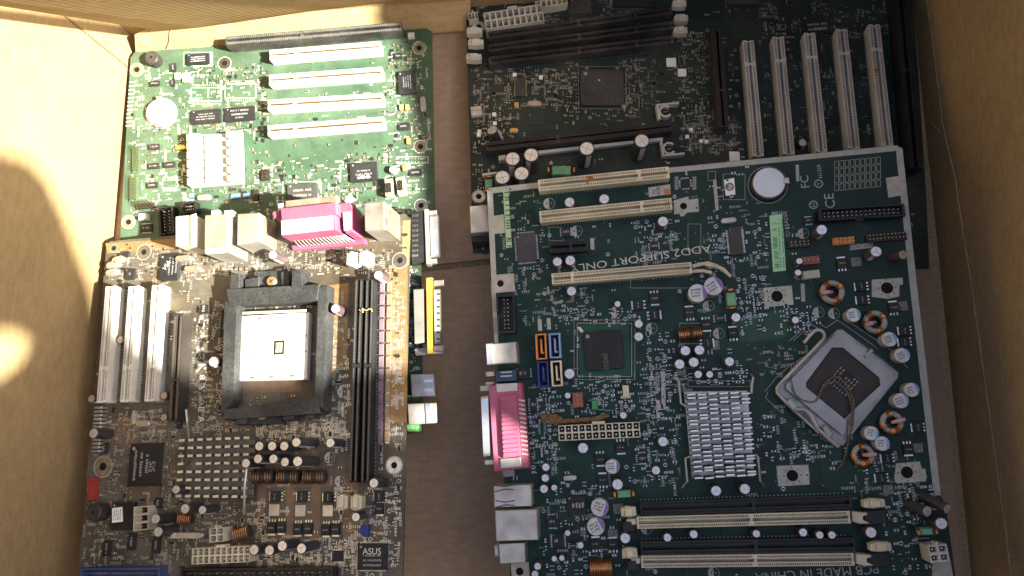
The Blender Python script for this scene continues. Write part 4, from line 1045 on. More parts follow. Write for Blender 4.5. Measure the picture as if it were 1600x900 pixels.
C.chip(813, 135, 16, 32, 3, 'lr', m=EPOXYB, pitch=1.2); C.chip(906, 9, 32, 28, 3, 'lrtb', m=EPOXYB, pitch=.9); C.chip(1160, -4, 54, 22, 2.4, '', m=EPOXYB)
C.chip(1276, 38, 46, 30, 2.6, 'lrtb', text=[('SMSC', .1, -.25, 4, MARKG)], lines=2, trot=185, loff=-2, pitch=.9); C.chip(990, 4, 60, 14, 3, 'b'); C.chip(1150, 235, 8, 9, 1, '')
C.chip(838, 187, 26, 20, .5, '', m=C.trace)
for u, v, h in ((801, 248, 23), (830, 242, 23), (785, 277, 22), (815, 271, 22), (917, 232, 25), (1003, 220, 25)): C.cap(u, v, 10.5, h)
C.cap(769, 203, 8, 12, 'k', (-.35, .3)); C.cap(1254, 223, 6, 6, 'k')
C.greencoil(877, 266, 44, 18, 8); C.greencoil(764, 287, 14, 24, 7, True)
def clip_c(u, v, armdir):
    x, y = C.at(u, v, 6); C.take(x, y, 7); q = MB()
    q.box(-6.5, -4.6, -6.5, 6.5, 0, 6, IVORY, .3); q.box(-4.61, 11, 4.9 if armdir > 0 else -6.5, 6.5 if armdir > 0 else -4.9, 0, 6, IVORY, .3)
    n = 20; vs = []; fs = []
    for i in range(n+1):
        t = math.radians(40+i*280/n)
        for r, z in ((3.6, .2), (5.2, .2), (5.2, 5.5), (3.6, 5.5)): vs.append((r*math.cos(t), r*math.sin(t), z))
    for i in range(n):
        for k in range(4): fs.append((i*4+k, i*4+(k+1) % 4, i*4+4+(k+1) % 4, i*4+4+k))
    q.add(vs, fs, IVORY); o = C.put('slot_clip', q.mesh('slot_clip'), x, y, .1); s_ = MB(); s_.cyl(0, 0, 2.6, 0, 4, BLACKC, 16, .6); s_.box(-1.6, 1.6, -.3, .3, 4, 4.2, STEEL); obj('screw', s_.mesh('screw'), o)
clip_c(1040, 173, 1); clip_c(1046, 231, -1)
q = MB(); a = C.at(840, 238, 5); b = C.at(1036, 217, 5); dx, dy = b[0]-a[0], b[1]-a[1]
q.prism([(0, -1.3), (dx, dy-1.3), (dx, dy+1.3), (0, 1.3)], 1, 5, IVORY, .3); C.put('clip_arm', q.mesh('clip_arm'), *a)
C.solid('clip_arm', [(779, 243), (790, 241), (790, 249), (779, 251)], 6, IVORY); C.solid('clip_arm', [(753, 271), (777, 268), (777, 271), (754, 275)], 5, IVORY)
for u, v, s_ in ((1049, 97, 15), (1066, 113, 13), (1148, 244, 16)): C.small('metal_pad', u, v, s_, s_, 1.2, LABELW, .2)
C.hole(748, 307, 10); C.hole(748, 42, 10, IVORY)
for u, v in ((771, 147), (868, 149), (1022, 130), (1034, 116)): x, y = C.at(u, v); C.pcb.disc(x, y, 1.5, .14, HOLE, 14)
o = C.solid('keyboard_port', [(734, 322), (768, 319), (770, 361), (736, 364)], 22, STEEL, c=.5); C.solid('front_plate', [(735, 364), (770, 361), (771, 377), (737, 379)], 14, BLACKC, c=.5, parent=o)
C.crystal(835, 161, 23, 9, STEELR)
for u, v, w_, l_ in ((807, 163, 7, 8), (803, 203, 10, 7), (785, 30, 9, 6)): C.small('tantalum_capacitor', u, v, w_, l_, 2.6, TANC, .3, TIN)
for u, v in ((772, 178), (773, 192), (749, 205), (748, 210), (845, 120), (804, 116), (1074, 213), (1096, 220), (1104, 221), (1080, 202)): C.small('ceramic_capacitor', u, v, 6, 6, 2, LABELW, .3)
C.text('CE', 1221, 42, 7, 180, sx=1.)
for i in range(6):
    for j in range(3): x, y = C.at(1188+i*5, 14+j*6); C.pcb.ring(x, y, .7, 1.0, .1, C.silk, 6)
C.clutter(430, [(790, 105, 880, 170), (740, 100, 800, 215), (1050, 50, 1110, 130), (1065, 60, 1108, 180), (1100, 50, 1160, 230), (890, 100, 905, 165), (975, 90, 1000, 160), (1065, 180, 1150, 240), (1190, 20, 1330, 60), (1195, 100, 1300, 230), (740, 0, 1000, 40), (880, 165, 1010, 185), (740, 210, 770, 300)])
C.marks(320, 420, 380, [(790, 105, 890, 170), (740, 100, 800, 215), (1050, 50, 1110, 200), (975, 90, 1030, 170), (1065, 180, 1150, 240), (1190, 0, 1400, 60), (1195, 80, 1400, 230), (740, 0, 1000, 40)])
C.finish()

# ================================================================== board D: lower right, white printed border, on top of C
D = Board('motherboard', 'green motherboard with a white printed border and tilted silver processor socket, lower right on top',
          [(760, 293), (1409, 226), (798, 905)], (58, 90, 66),
          [(768, 292), (1403, 226.5), (1410, 231), (1432, 440), (1470, 775), (1478, 790), (1497, 930), (799, 930), (763, 340), (760, 299)],
          pcbmats('green_clean', (.008, .031, .024), (.012, .041, .031), (.010, .040, .029), (.37, .38, .36), (.26, .27, .25), .2, (.05, .056, .05)))
D.pours(30, 10, 50); D.traces(150)
# printed white border and mounting pads
D.patch([(763, 294), (1046, 262), (1046, 270), (771, 302)], D.silk); D.patch([(1046, 262), (1403, 227), (1399, 236), (1046, 270)], D.silk)
D.patch([(1399, 228), (1410, 232), (1432, 440), (1421, 442)], D.silk); D.patch([(1421, 442), (1432, 440), (1470, 774), (1459, 774)], D.silk)
D.patch([(761, 297), (770, 298), (776, 440), (768, 442)], D.silk); D.patch([(767, 442), (774, 442), (779, 540), (773, 540)], D.silk)
for pts in ([(768, 338), (787, 335), (789, 364), (769, 366)], [(769, 430), (803, 427), (805, 455), (771, 458)], [(1384, 278), (1412, 274), (1415, 304), (1388, 309)], [(1053, 313), (1076, 307), (1076, 312), (1091, 310), (1092, 331), (1074, 332), (1068, 338), (1063, 338), (1062, 334), (1053, 335)],
            [(1192, 450), (1237, 446), (1240, 476), (1195, 480)], [(1362, 437), (1410, 434), (1411, 444), (1405, 446), (1405, 463), (1388, 467), (1362, 464)], [(1213, 728), (1263, 726), (1265, 757), (1216, 760)], [(1400, 724), (1437, 721), (1440, 732), (1446, 733), (1447, 752), (1400, 755), (1397, 748)],
            [(798, 880), (826, 878), (828, 905), (800, 905)], [(1457, 880), (1485, 876), (1490, 905), (1456, 905)]):
    D.patch(pts, mat('solder_plate', (.42, .41, .36), .5, .2, dust=.3, nscale=200), .12)
for u, v, r in ((777, 351, 9), (782, 443, 9.5), (1402, 291, 10), (1068, 322, 10), (812, 893, 11), (1470, 893, 11)): D.hole(u, v, r, STEEL, hr=.55)
for u, v, r in ((1214, 463, 9), (1386, 450, 9.5), (1238, 743, 9), (1417, 738, 9.5)): D.hole(u, v, r, None, True)
SH = mat('slot_hole_brown3', (.06, .05, .045), .7)
o = D.slot('expansion_slot', (841, 290), (1046, 269), 8.2, 11, CREAM, key=(.775,), hole=SH, groove=.3, rust=[(.40, .55, 2.6), (.42, .2, 1.6), (.38, -.4, 1.2), (.44, .7, 1.)]); o['label'] = 'cream slot with a rust stain'
D.slot('expansion_slot', (843, 339), (1050, 318), 8.2, 11, CREAM, key=(.775,), hole=SH, groove=.3)
o = D.slot('graphics_slot', (862, 436), (1081, 418), 7.6, 11, CREAM, key=(.15,), pitch=1.0, hole=SH, groove=.3)
q = MB(); P = [D.at(*p, 8) for p in ((1082, 416), (1100, 412), (1106, 413), (1118, 415), (1130, 421), (1142, 432))]
q.tube([(x, y, 8) for x, y in P], [1.3, 1.2, 2.2, 1.4, 1.4, 1.0], CREAM, 8); P = [D.at(*p, 6) for p in ((1082, 424), (1098, 423), (1112, 426))]; q.tube([(x, y, 6) for x, y in P], 1.2, CREAM, 8)
D.sub(o, 'latch', q.mesh('latch'), 0, 0)
D.slot('short_slot', (859, 387), (918, 383), 7.6, 11, BLACKC, key=(.56,), pitch=1.1, hole=HOLE, groove=.3)
for pair in (((1000, 795), (1331, 784), (995, 817), (1329, 808), (982, 800), (1367, 787)), ((1001, 857), (1337, 851), (1002, 878), (1335, 874), (984, 865), (1377, 855))):
    o = D.slot('memory_slot', pair[0], pair[1], 8.4, 10, BLACKC, key=(.545,), pitch=1.1, hole=HOLE); D.latch(o, *pair[4], 24, 20, 14, CREAM, 1); D.latch(o, *pair[5], 33, 19, 14, CREAM, -1)
    o = D.slot('memory_slot', pair[2], pair[3], 7.4, 11, CREAM, key=(.545,), pitch=1.15, hole=SH, groove=.28)
    u, v = pair[3]; D.solid('end_clip', [(u+2, v-9), (u+14, v-7), (u+26, v-7), (u+27, v-4), (u+20, v-3), (u+20, v+6), (u+30, v+10), (u+16, v+11), (u+3, v+7)], 9, CREAM, parent=o, z0=.2)
    u, v = pair[2]; D.solid('end_clip', [(u-16, v-6), (u-1, v-7), (u-1, v+3), (u-8, v+3), (u-8, v-1), (u-16, v-2)], 9, CREAM, parent=o, z0=.2)
    D.solid('end_block', [(u-22, v-2), (u-2, v-3), (u-2, v+14), (u-22, v+15)], 8, BLACKC, parent=o, z0=.2)
    u, v = pair[3]; D.solid('end_block', [(u+21, v-10), (u+56, v-12), (u+57, v+10), (u+22, v+13)], 8, BLACKC, parent=o, z0=.2)
# chips
D.chip(822, 386, 31, 45, 2.6, 'lrtb', pitch=1.0, lead=1.3, m=mat('chip_epoxy_violet', (.036, .032, .040), .55, dust=.3, dustcol=(.15, .14, .15)))
D.patch([(904, 508), (983, 505), (985, 585), (906, 588)], mat('chip_carrier', (.012, .062, .036), .4), .3); D.frame(902, 505, 987, 588, .4); D.frame(897, 500, 992, 593, .25)
D.chip(943, 547, 61, 61, 2.8, '', rounded=3, text=[('intel', .02, -.30, 6.5, mat('faint_marking', (.12, .12, .115), .6))], trot=90, label='square black chipset on a green carrier'); D.patch([(901, 511), (907, 511), (912, 518), (908, 520)], CREAM, .4)
D.chip(1150, 376, 20, 46, 2.6, 'lr', pitch=1.0, lead=1.6, m=EPOXYB); D.chip(1071, 286, 15, 15, 1.6, 'lrtb', pitch=.8)
for i in range(8):
    for s_ in (-1, 1): x, y = D.at(1071+s_*14, 277+i*2.6); D.pcb.rect(x-1.3, x+1.3, y-.35, y+.35, D.z(.08), D.silk)
for u, v, w_, l_, pn in ((884, 362, 14, 16, 'lr'), (1022, 384, 13, 14, 'lr'), (1125, 497, 15, 14, 'lr'), (817, 583, 22, 18, 'lr'), (833, 632, 11, 22, 'lr'), (902, 790, 30, 30, ''), (872, 845, 19, 23, 'lr'), (1004, 716, 16, 15, 'tblr'), (862, 815, 16, 18, 'tb'), (895, 853, 10, 10, 'lr'), (1264, 344, 16, 10, 'tb'), (1404, 483, 8, 8, '')):
    D.chip(u, v, w_, l_, 1.8, pn, lines=1)
D.crystal(1139, 344, 25, 9, STEEL); D.crystal(890, 747, 22, 8, STEEL); 
coin(D, 1202, 285, 25.5, 6, BLACKC, (0,))
for u, v, sd in ((997, 476, 'l'), (1023, 466, 'b'), (1023, 492, 'r'), (1078, 488, 't'), (1104, 507, 'b'), (1146, 520, 't'), (1346, 447, 'l'), (1348, 468, 'l'), (1414, 516, 'l'), (1414, 534, 'l'), (1397, 480, 't'), (1316, 411, 't'), (1435, 668, 'l'), (1420, 702, 'b'), (1387, 716, 'l'), (1378, 747, 'l'),
                 (970, 699, 'b'), (938, 718, 'b'), (942, 750, 't'), (931, 850, 't'), (958, 851, 't'), (1106, 536, 'r')): D.fet(u, v, 16, 17, sd)
for u, v in ((1410, 478), (1338, 409), (1388, 765), (958, 835), (966, 795), (1434, 700), (1116, 539)): D.small('metal_pad', u, v, 16, 15, .5, mat('grid_pad', (.20, .19, .16), .5, .5, noise=.5, nscale=1500), .05)
# capacitors
for u, v, r, h in ((944, 311, 7.4, 9), (890, 316, 7.2, 9), (871, 409, 7, 9), (891, 407, 7.4, 9), (1036, 346, 7.6, 11), (893, 455, 7, 9), (965, 475, 4.8, 6), (998, 506, 6.2, 9), (998, 526, 6.6, 9), (890, 584, 7.4, 10), (887, 618, 4.8, 6), (1150, 496, 7, 11), (1071, 548, 7.6, 12), (1093, 547, 7.6, 12), (1062, 569, 7.6, 12), (1084, 566, 7.6, 12),
                   (1140, 565, 7.2, 12), (1091, 585, 5.8, 9), (1109, 585, 5.4, 9), (1243, 500, 5.6, 8), (1249, 408, 5, 11), (1247, 426, 5, 11), (1284, 359, 8.2, 13), (1369, 393, 8.6, 14), (1036, 690, 7.6, 11), (1119, 767, 7.6, 14), (1164, 764, 7.6, 14), (1025, 735, 6.6, 11), (911, 700, 8, 10), (974, 649, 5, 8), (853, 730, 5.8, 12), (852, 747, 5.8, 12),
                   (965, 757, 8, 14), (850, 764, 6.2, 10), (866, 762, 4.4, 8), (887, 833, 4.4, 12), (907, 852, 4.6, 12), (866, 873, 4, 8), (878, 872, 4, 8), (840, 885, 5, 14), (977, 841, 7.6, 12), (1043, 840, 5.8, 12), (1084, 835, 5.8, 12), (1182, 834, 5.8, 12), (1255, 832, 6.2, 11), (1281, 836, 5.8, 12), (1300, 836, 5.8, 12), (1361, 832, 8, 12), (836, 897, 5, 10)):
    D.cap(u, v, r, h, 'p')
for u, v, r, col in ((1090, 458, 13, 'purple'), (1115, 447, 13, 'purple'), (937, 793, 12, 'purple'), (931, 823, 12, 'purple'), (957, 729, 10, 'purple'), (1334, 492, 10, 'blue'), (1390, 530, 10.6, 'blue'), (1410, 555, 10.6, 'blue'), (1425, 609, 10.4, 'blue'), (1408, 626, 10.6, 'blue'), (1362, 677, 10.2, 'blue'), (1379, 693, 10.2, 'blue')): D.cap(u, v, r, 10, 'c', col=col)
for u, v, r, t in ((1449, 799, 8.6, (.42, -.16)), (1480, 795, 8, (.62, -.46))):
    o = D.cap(u, v, r, 16 if u < 1460 else 18, 'k', t); o['label'] = 'capacitor bent over sideways'
D.cap(1471, 818, 9, 15, 'k'); D.cap(1411, 398, 7.4, 12, 'p', (.35, -.1), 'brown')
for u, v, a in ((908, 320, 0), (858, 318, 90), (901, 361, 90), (1107, 478, 90), (1018, 513, 90), (1123, 521, 90), (1255, 365, 90), (1279, 488, 90), (1303, 490, 90), (963, 487, 90), (1010, 826, 90), (1115, 895, 90), (985, 570, 90)):
    if (u, v) not in ((908, 320), (985, 570)): D.halfmoon(u, v, 9)
# coils and chokes
for u, v, r, lo in ((1301, 456, 20, 180), (1368, 503, 19.5, 190), (1394, 660, 19, 10), (1349, 711, 18.5, 5)): D.toroid(u, v, r, 8, (25, 115, 175, 275) if lo > 100 else (95, 190, 290, 250), lo)
D.rodcoil(1078, 521, 40, 22, 9, turns=13); D.rodcoil(939, 889, 38, 30, 11, turns=13, gap=False)
D.greencoil(1143, 467, 18, 32, 7, True); D.greencoil(975, 772, 32, 14, 7); D.greencoil(1449, 831, 30, 13, 9)
# sockets for cables
def sata(pts, m):
    cx, cy, ang, w, d = D.oriented(pts, 9); b = MB(); dark = mat('slot_shadow_'+m.name, tuple(c*.25 for c in m.diffuse_color[:3]) if False else (.03, .025, .03), .7)
    b.box(-w/2, w/2, -d/2, d/2, 0, 3, m)
    t = w*.16
    for x0, x1, y0, y1 in ((-w/2, -w/2+t, -d/2, d/2), (w/2-t, w/2, -d/2, d/2), (-w/2+t+.02, w/2-t-.02, d/2-t*.8, d/2), (-w/2+t+.02, w/2-t-.02, -d/2, -d/2+t*.8)): b.box(x0, x1, y0, y1, 3.01, 9, m, .25)
    b.rect(-w/2+t, w/2-t, -d/2+t*.8, d/2-t*.8, 3.05, dark)
    b.box(-w*.07, w*.07, -d*.28, d*.30, 3.06, 8.2, m, .15); b.box(w*.08, w*.22, -d*.28, -d*.20, 3.06, 8.2, m, .1)
    for i in range(7): b.rect(w*.075, w*.1, -d*.15+i*d*.06, -d*.13+i*d*.06, 8.25, GOLD)
    return D.put('data_socket', b.mesh('data_socket'), cx, cy, ang)
for pts, m, l in (([(836, 522), (853, 521), (838, 562)], ORANGE, 'orange data socket'), ([(857, 521), (875, 520), (859, 560)], LBLUE, 'light blue data socket'), ([(839, 565), (856, 564), (841, 605)], DBLUE, 'dark blue data socket'), ([(860, 564), (877, 563), (862, 604)], CREAM, 'cream data socket')):
    sata(pts, m)['label'] = l
D.boxheader([(1279, 326), (1413, 318), (1281, 345)], 9, 17, 2, name='floppy_header')
# upright header at the left edge
D.boxheader([(803, 459), (805, 520), (776, 461)], 9, 8, 2)
o = D.pinheader([(1301, 372), (1334, 369), (1302, 383)], 3, 5, 2, ORANGE, pinh=4); o['label'] = 'orange pin header'
D.pinheader([(1353, 367), (1416, 362), (1354, 379)], 2.5, 11, 2, pinh=5); D.pinheader([(1231, 378), (1264, 375), (1232, 388)], 2.5, 5, 2, pinh=5)
o = D.pinheader([(1252, 402), (1280, 399), (1253, 414)], 6, 4, 1, REDB, pinh=2); D.pinheader([(1254, 424), (1280, 421), (1255, 436)], 6, 4, 1, IVORY, pinh=2)
o = D.pinheader([(894, 614), (910, 613), (895, 637)], 7, 1, 3, REDB, pinh=3); o['label'] = 'brown red fan header'
D.small('jumper', 929, 633, 9, 15, 6, GREENP, .4); D.frame(934, 625, 943, 640, .4)
o = D.small('retainer', 978, 611, 10, 18, 6, CREAM, .4); D.small('retainer_foot', 978, 620, 15, 5, 4, CREAM, .3)
D.sockets([(872, 665), (999, 659), (873, 689)], 12, 12, 2, CREAM); D.sockets([(1449, 853), (1479, 850), (1451, 880)], 14, 2, 2, IVORY, wall=1.8, deep=4)
# rear ports along the left edge
o = D.solid('keyboard_port', [(760, 538), (806, 534), (808, 567), (762, 569)], 14, STEEL, c=.5, label='silver keyboard port'); D.solid('rim', [(759, 537), (769, 536), (771, 569), (761, 570)], 14.6, ALU, z0=1, c=.4, parent=o)
D.solid('serial_header', [(773, 580), (806, 577), (807, 595), (774, 597)], 6, mat('navy', (.03, .06, .12), .5), label='small navy connector block')
for v in (581, 587): D.solid('lug', [(782, v), (800, v-1), (800, v+1), (782, v+2)], 6.6, STEEL, c=.1)
for pts in ([(758, 581), (772, 580), (772, 588), (759, 589)], [(758, 597), (771, 596), (771, 601), (759, 602)]): D.solid('jack_screw', pts, 7, STEELR, z0=2, c=.5)
o = D.solid('parallel_port', [(763, 602), (815, 598), (827, 731), (772, 737)], 11, PINK, c=.8, label='long pink parallel port with a metal shell')
def ridges(b, Q, h): pass
D.solid('cover', [(781, 619), (807, 617), (814, 712), (786, 716)], 14, PINK, z0=10.9, c=.8, parent=o)
for i in range(13): D.solid('rib', [(783+i*.35, 624+i*7), (806+i*.5, 622.4+i*7), (806+i*.5, 624.2+i*7), (783+i*.35, 625.8+i*7)], 14.7, PINK, z0=13.95, c=.2, parent=o)
for i in range(13): D.solid('pin', [(809+i*.5, 623+i*7), (820+i*.45, 625+i*7), (820+i*.45, 628+i*7), (809+i*.5, 626+i*7)], 11.9, mat('pale_pin', (.5, .38, .36), .5), z0=10.9, c=.2, parent=o)
D.solid('shell', [(751, 620), (763, 618), (766, 712), (755, 714)], 10, ALU, z0=1.5, c=1.2, parent=o)
for pts in ([(775, 600), (808, 598), (809, 611), (776, 613)], [(781, 717), (813, 714), (815, 729), (782, 732)]): D.solid('bracket', pts, 12.2, STEEL, z0=10.8, c=.3, parent=o)
for pts in ([(749, 603), (766, 601), (767, 611), (750, 612)], [(756, 719), (772, 718), (773, 726), (757, 727)]): D.solid('jack_screw', pts, 8.5, STEEL, z0=3, c=.6, parent=o)
D.solid('screw_plate', [(783, 733), (803, 731), (805, 744), (786, 746)], 6, mat('grey_metal', (.2, .2, .2), .5, .5))
def usb_tabs(b, Q, h):
    for y in (5.5, -4.5):
        for s_ in (-1, 1): b.tube([(min(q[0] for q in Q)+1, y+s_*2.2, h), (min(q[0] for q in Q)+8, y+s_*.8, h+.2), (min(q[0] for q in Q)+14, y+s_*1.6, h)], .35, INK, 5)
o = D.solid('usb_port', [(771, 759), (830, 757), (831, 791), (772, 793)], 15, STEEL, c=.5, fn=usb_tabs); D.solid('network_port', [(773, 798), (839, 796), (841, 844), (775, 846)], 17, STEEL, c=.6)
o = D.solid('audio_port', [(779, 850), (820, 848), (821, 879), (781, 881)], 14, STEEL, c=.4); D.solid('jack_ring', [(772, 853), (779, 852), (780, 870), (773, 870)], 12, mat('pale_blue', (.3, .42, .5), .5), z0=3, c=1, parent=o)
D.text('-', 800, 864, .01)
# stickers and print
D.patch([(1202, 337), (1222, 334), (1228, 423), (1208, 425)], LABELG, .13)
R_ = random.Random(4)
for i in range(34):
    v = 348+i*2.1
    if R_.random() < .75: D.patch([(1206+i*.14, v), (1213+i*.14, v-.8), (1213+i*.14, v-.8+R_.uniform(.5, 1.6)), (1206+i*.14, v+R_.uniform(.5, 1.6))], INKG, .16)
for c_ in (1216.5, 1221.5):
    for i in range(24):
        if R_.random() < .8: D.patch([(c_+i*.14-.8, 342+i*3.2), (c_+i*.14+.9, 342+i*3.2), (c_+i*.14+.9, 344+i*3.2), (c_+i*.14-.8, 344+i*3.2)], INKG, .16)
D.patch([(1131, 281), (1147, 278), (1149, 304), (1134, 306)], LABELW, .13); x, y = D.at(1140, 292); k = D.mm(1140, 292)
D.pcb.ring(x, y, 0.01, 7*k, .16, mat('grey_ink', (.16, .16, .17), .6), 24); D.pcb.text('hp', x, y, .19, 9.5*k, LABELW, math.radians(90), .25)
D.patch([(786, 297), (794, 296), (800, 386), (791, 388)], mat('pale_green_print', (.36, .50, .34), .6), .12)
for i in range(22): D.patch([(788+i*.2, 300+i*4), (795+i*.2, 299+i*4), (795+i*.2, 301.5+i*4), (788+i*.2, 302+i*4)], INKG, .16) if R_.random() < .75 else None
D.patch([(1013, 293), (1047, 288), (1048, 303), (1014, 308)], mat('grey_label', (.45, .44, .38), .6), .12); D.blob(1041, 299, 6.5, mat('orange_wax', (.52, .20, .07), .5, dust=.3), .3)
for a, b in ((1022, 'N'), (1029, 'H08')): D.text(b, a, 300, 4, 90, INK, .2)
D.text('ADD2 SUPPORT ONLY', 1000, 403.5, 7.4, 183.5, mat('bold_print', (.50, .51, .48), .6), sx=1.3)
D.text('PCB MADE IN CHINA', 1276, 895, 8, 182, D.silk); D.text('FC', 1258, 284, 8, 90, D.silk); D.text('CE', 1297, 314, 9, 90, D.silk); D.text('N1329', 1281, 268, 3.6, 90, D.silk)
for u, v, t in ((1279, 287, 'V'), (1271, 320, 'e1')):
    x, y = D.at(u, v); D.pcb.ring(x, y, 2.2, 2.9, .1, D.silk); D.pcb.text(t, x, y, .12, 3.6, D.silk, math.radians(90))
D.text('FRONT USB', 1344, 385, 3.2, 3, INK, .16); D.patch([(1327, 383), (1364, 379), (1365, 387), (1328, 391)], D.silk, .1)
D.text('SD READER', 1229, 350, 3.6, 90, D.silk); D.patch([(1243, 258), (1248, 257), (1249, 283), (1244, 284)], D.silk); D.patch([(1114, 281), (1119, 280), (1123, 328), (1118, 330)], D.silk)
for u, v, l in ((925, 381, 18), (1254, 457, 28), (843, 508, 18), (857, 506, 18), (1036, 610, 60), (1028, 640, 30)): D.patch([(u-3, v-l/2), (u+3, v-l/2), (u+4, v+l/2), (u-2, v+l/2)], D.silk)
for fr in ((1130, 272, 1164, 312), (1106, 268, 1118, 282), (858, 355, 880, 376), (1075, 350, 1095, 392), (1062, 505, 1110, 537), (985, 420, 1110, 450), (1075, 595, 1172, 604)): D.frame(*fr, .25)
for i in range(9):
    for j in range(4): D.frame(1304+i*8.2, 252+j*12-i*.8, 1310+i*8.2, 262+j*12-i*.8, .3)
# chipset heat sink: thin fins in six columns
def sink_d():
    h = 17; g = [D.at(u, v, h) for u, v in ((1071, 611), (1173, 609), (1184, 747), (1084, 750))]
    cx = sum(p[0] for p in g)/4; cy = sum(p[1] for p in g)/4; q = MB()
    q.prism([(a-cx, b-cy) for a, b in g][::-1], 1.5, 5, ALUD, .3); o = D.put('heat_sink', q.mesh('heat_sink'), cx, cy); D.take(cx, cy, 24, 30)
    W = math.hypot(g[1][0]-g[0][0], g[1][1]-g[0][1])
    NX, NY = 6, 17
    for i in range(NX):
        for j in range(NY):
            if (i, j) == (5, 3): continue
            a, b = (i+.5)/NX, (j+.5)/NY
            x = (g[0][0]*(1-a)+g[1][0]*a)*(1-b)+(g[3][0]*(1-a)+g[2][0]*a)*b; y = (g[0][1]*(1-a)+g[1][1]*a)*(1-b)+(g[3][1]*(1-a)+g[2][1]*a)*b
            def mk(): f = MB(); f.box(-W/NX*.40, W/NX*.40, -.5, .5, 5.01, h, FINSHADE, .1, ALUW); return f.mesh('fin')
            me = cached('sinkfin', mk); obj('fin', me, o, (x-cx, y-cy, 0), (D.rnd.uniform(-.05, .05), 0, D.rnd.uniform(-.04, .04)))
    q = MB()
    for path in (((1048, 593, 3), (1055, 590, 8), (1061, 596, 9), (1064, 630, 9), (1073, 636, 9)), ((1174, 585, 4), (1177, 590, 9), (1175, 600, 9), (1174, 615, 9)), ((1080, 713, 9), (1071, 716, 9), (1074, 752, 8), (1066, 762, 3)), ((1180, 710, 9), (1184, 714, 9), (1188, 752, 8), (1194, 760, 3))):
        q = MB(); q.tube([(*[p-r for p, r in zip(D.at(u, v, z), (cx, cy))], z) for u, v, z in path], .8, STEEL, 8)
        obj('spring_clip', q.mesh('spring_clip'), o)
sink_d()
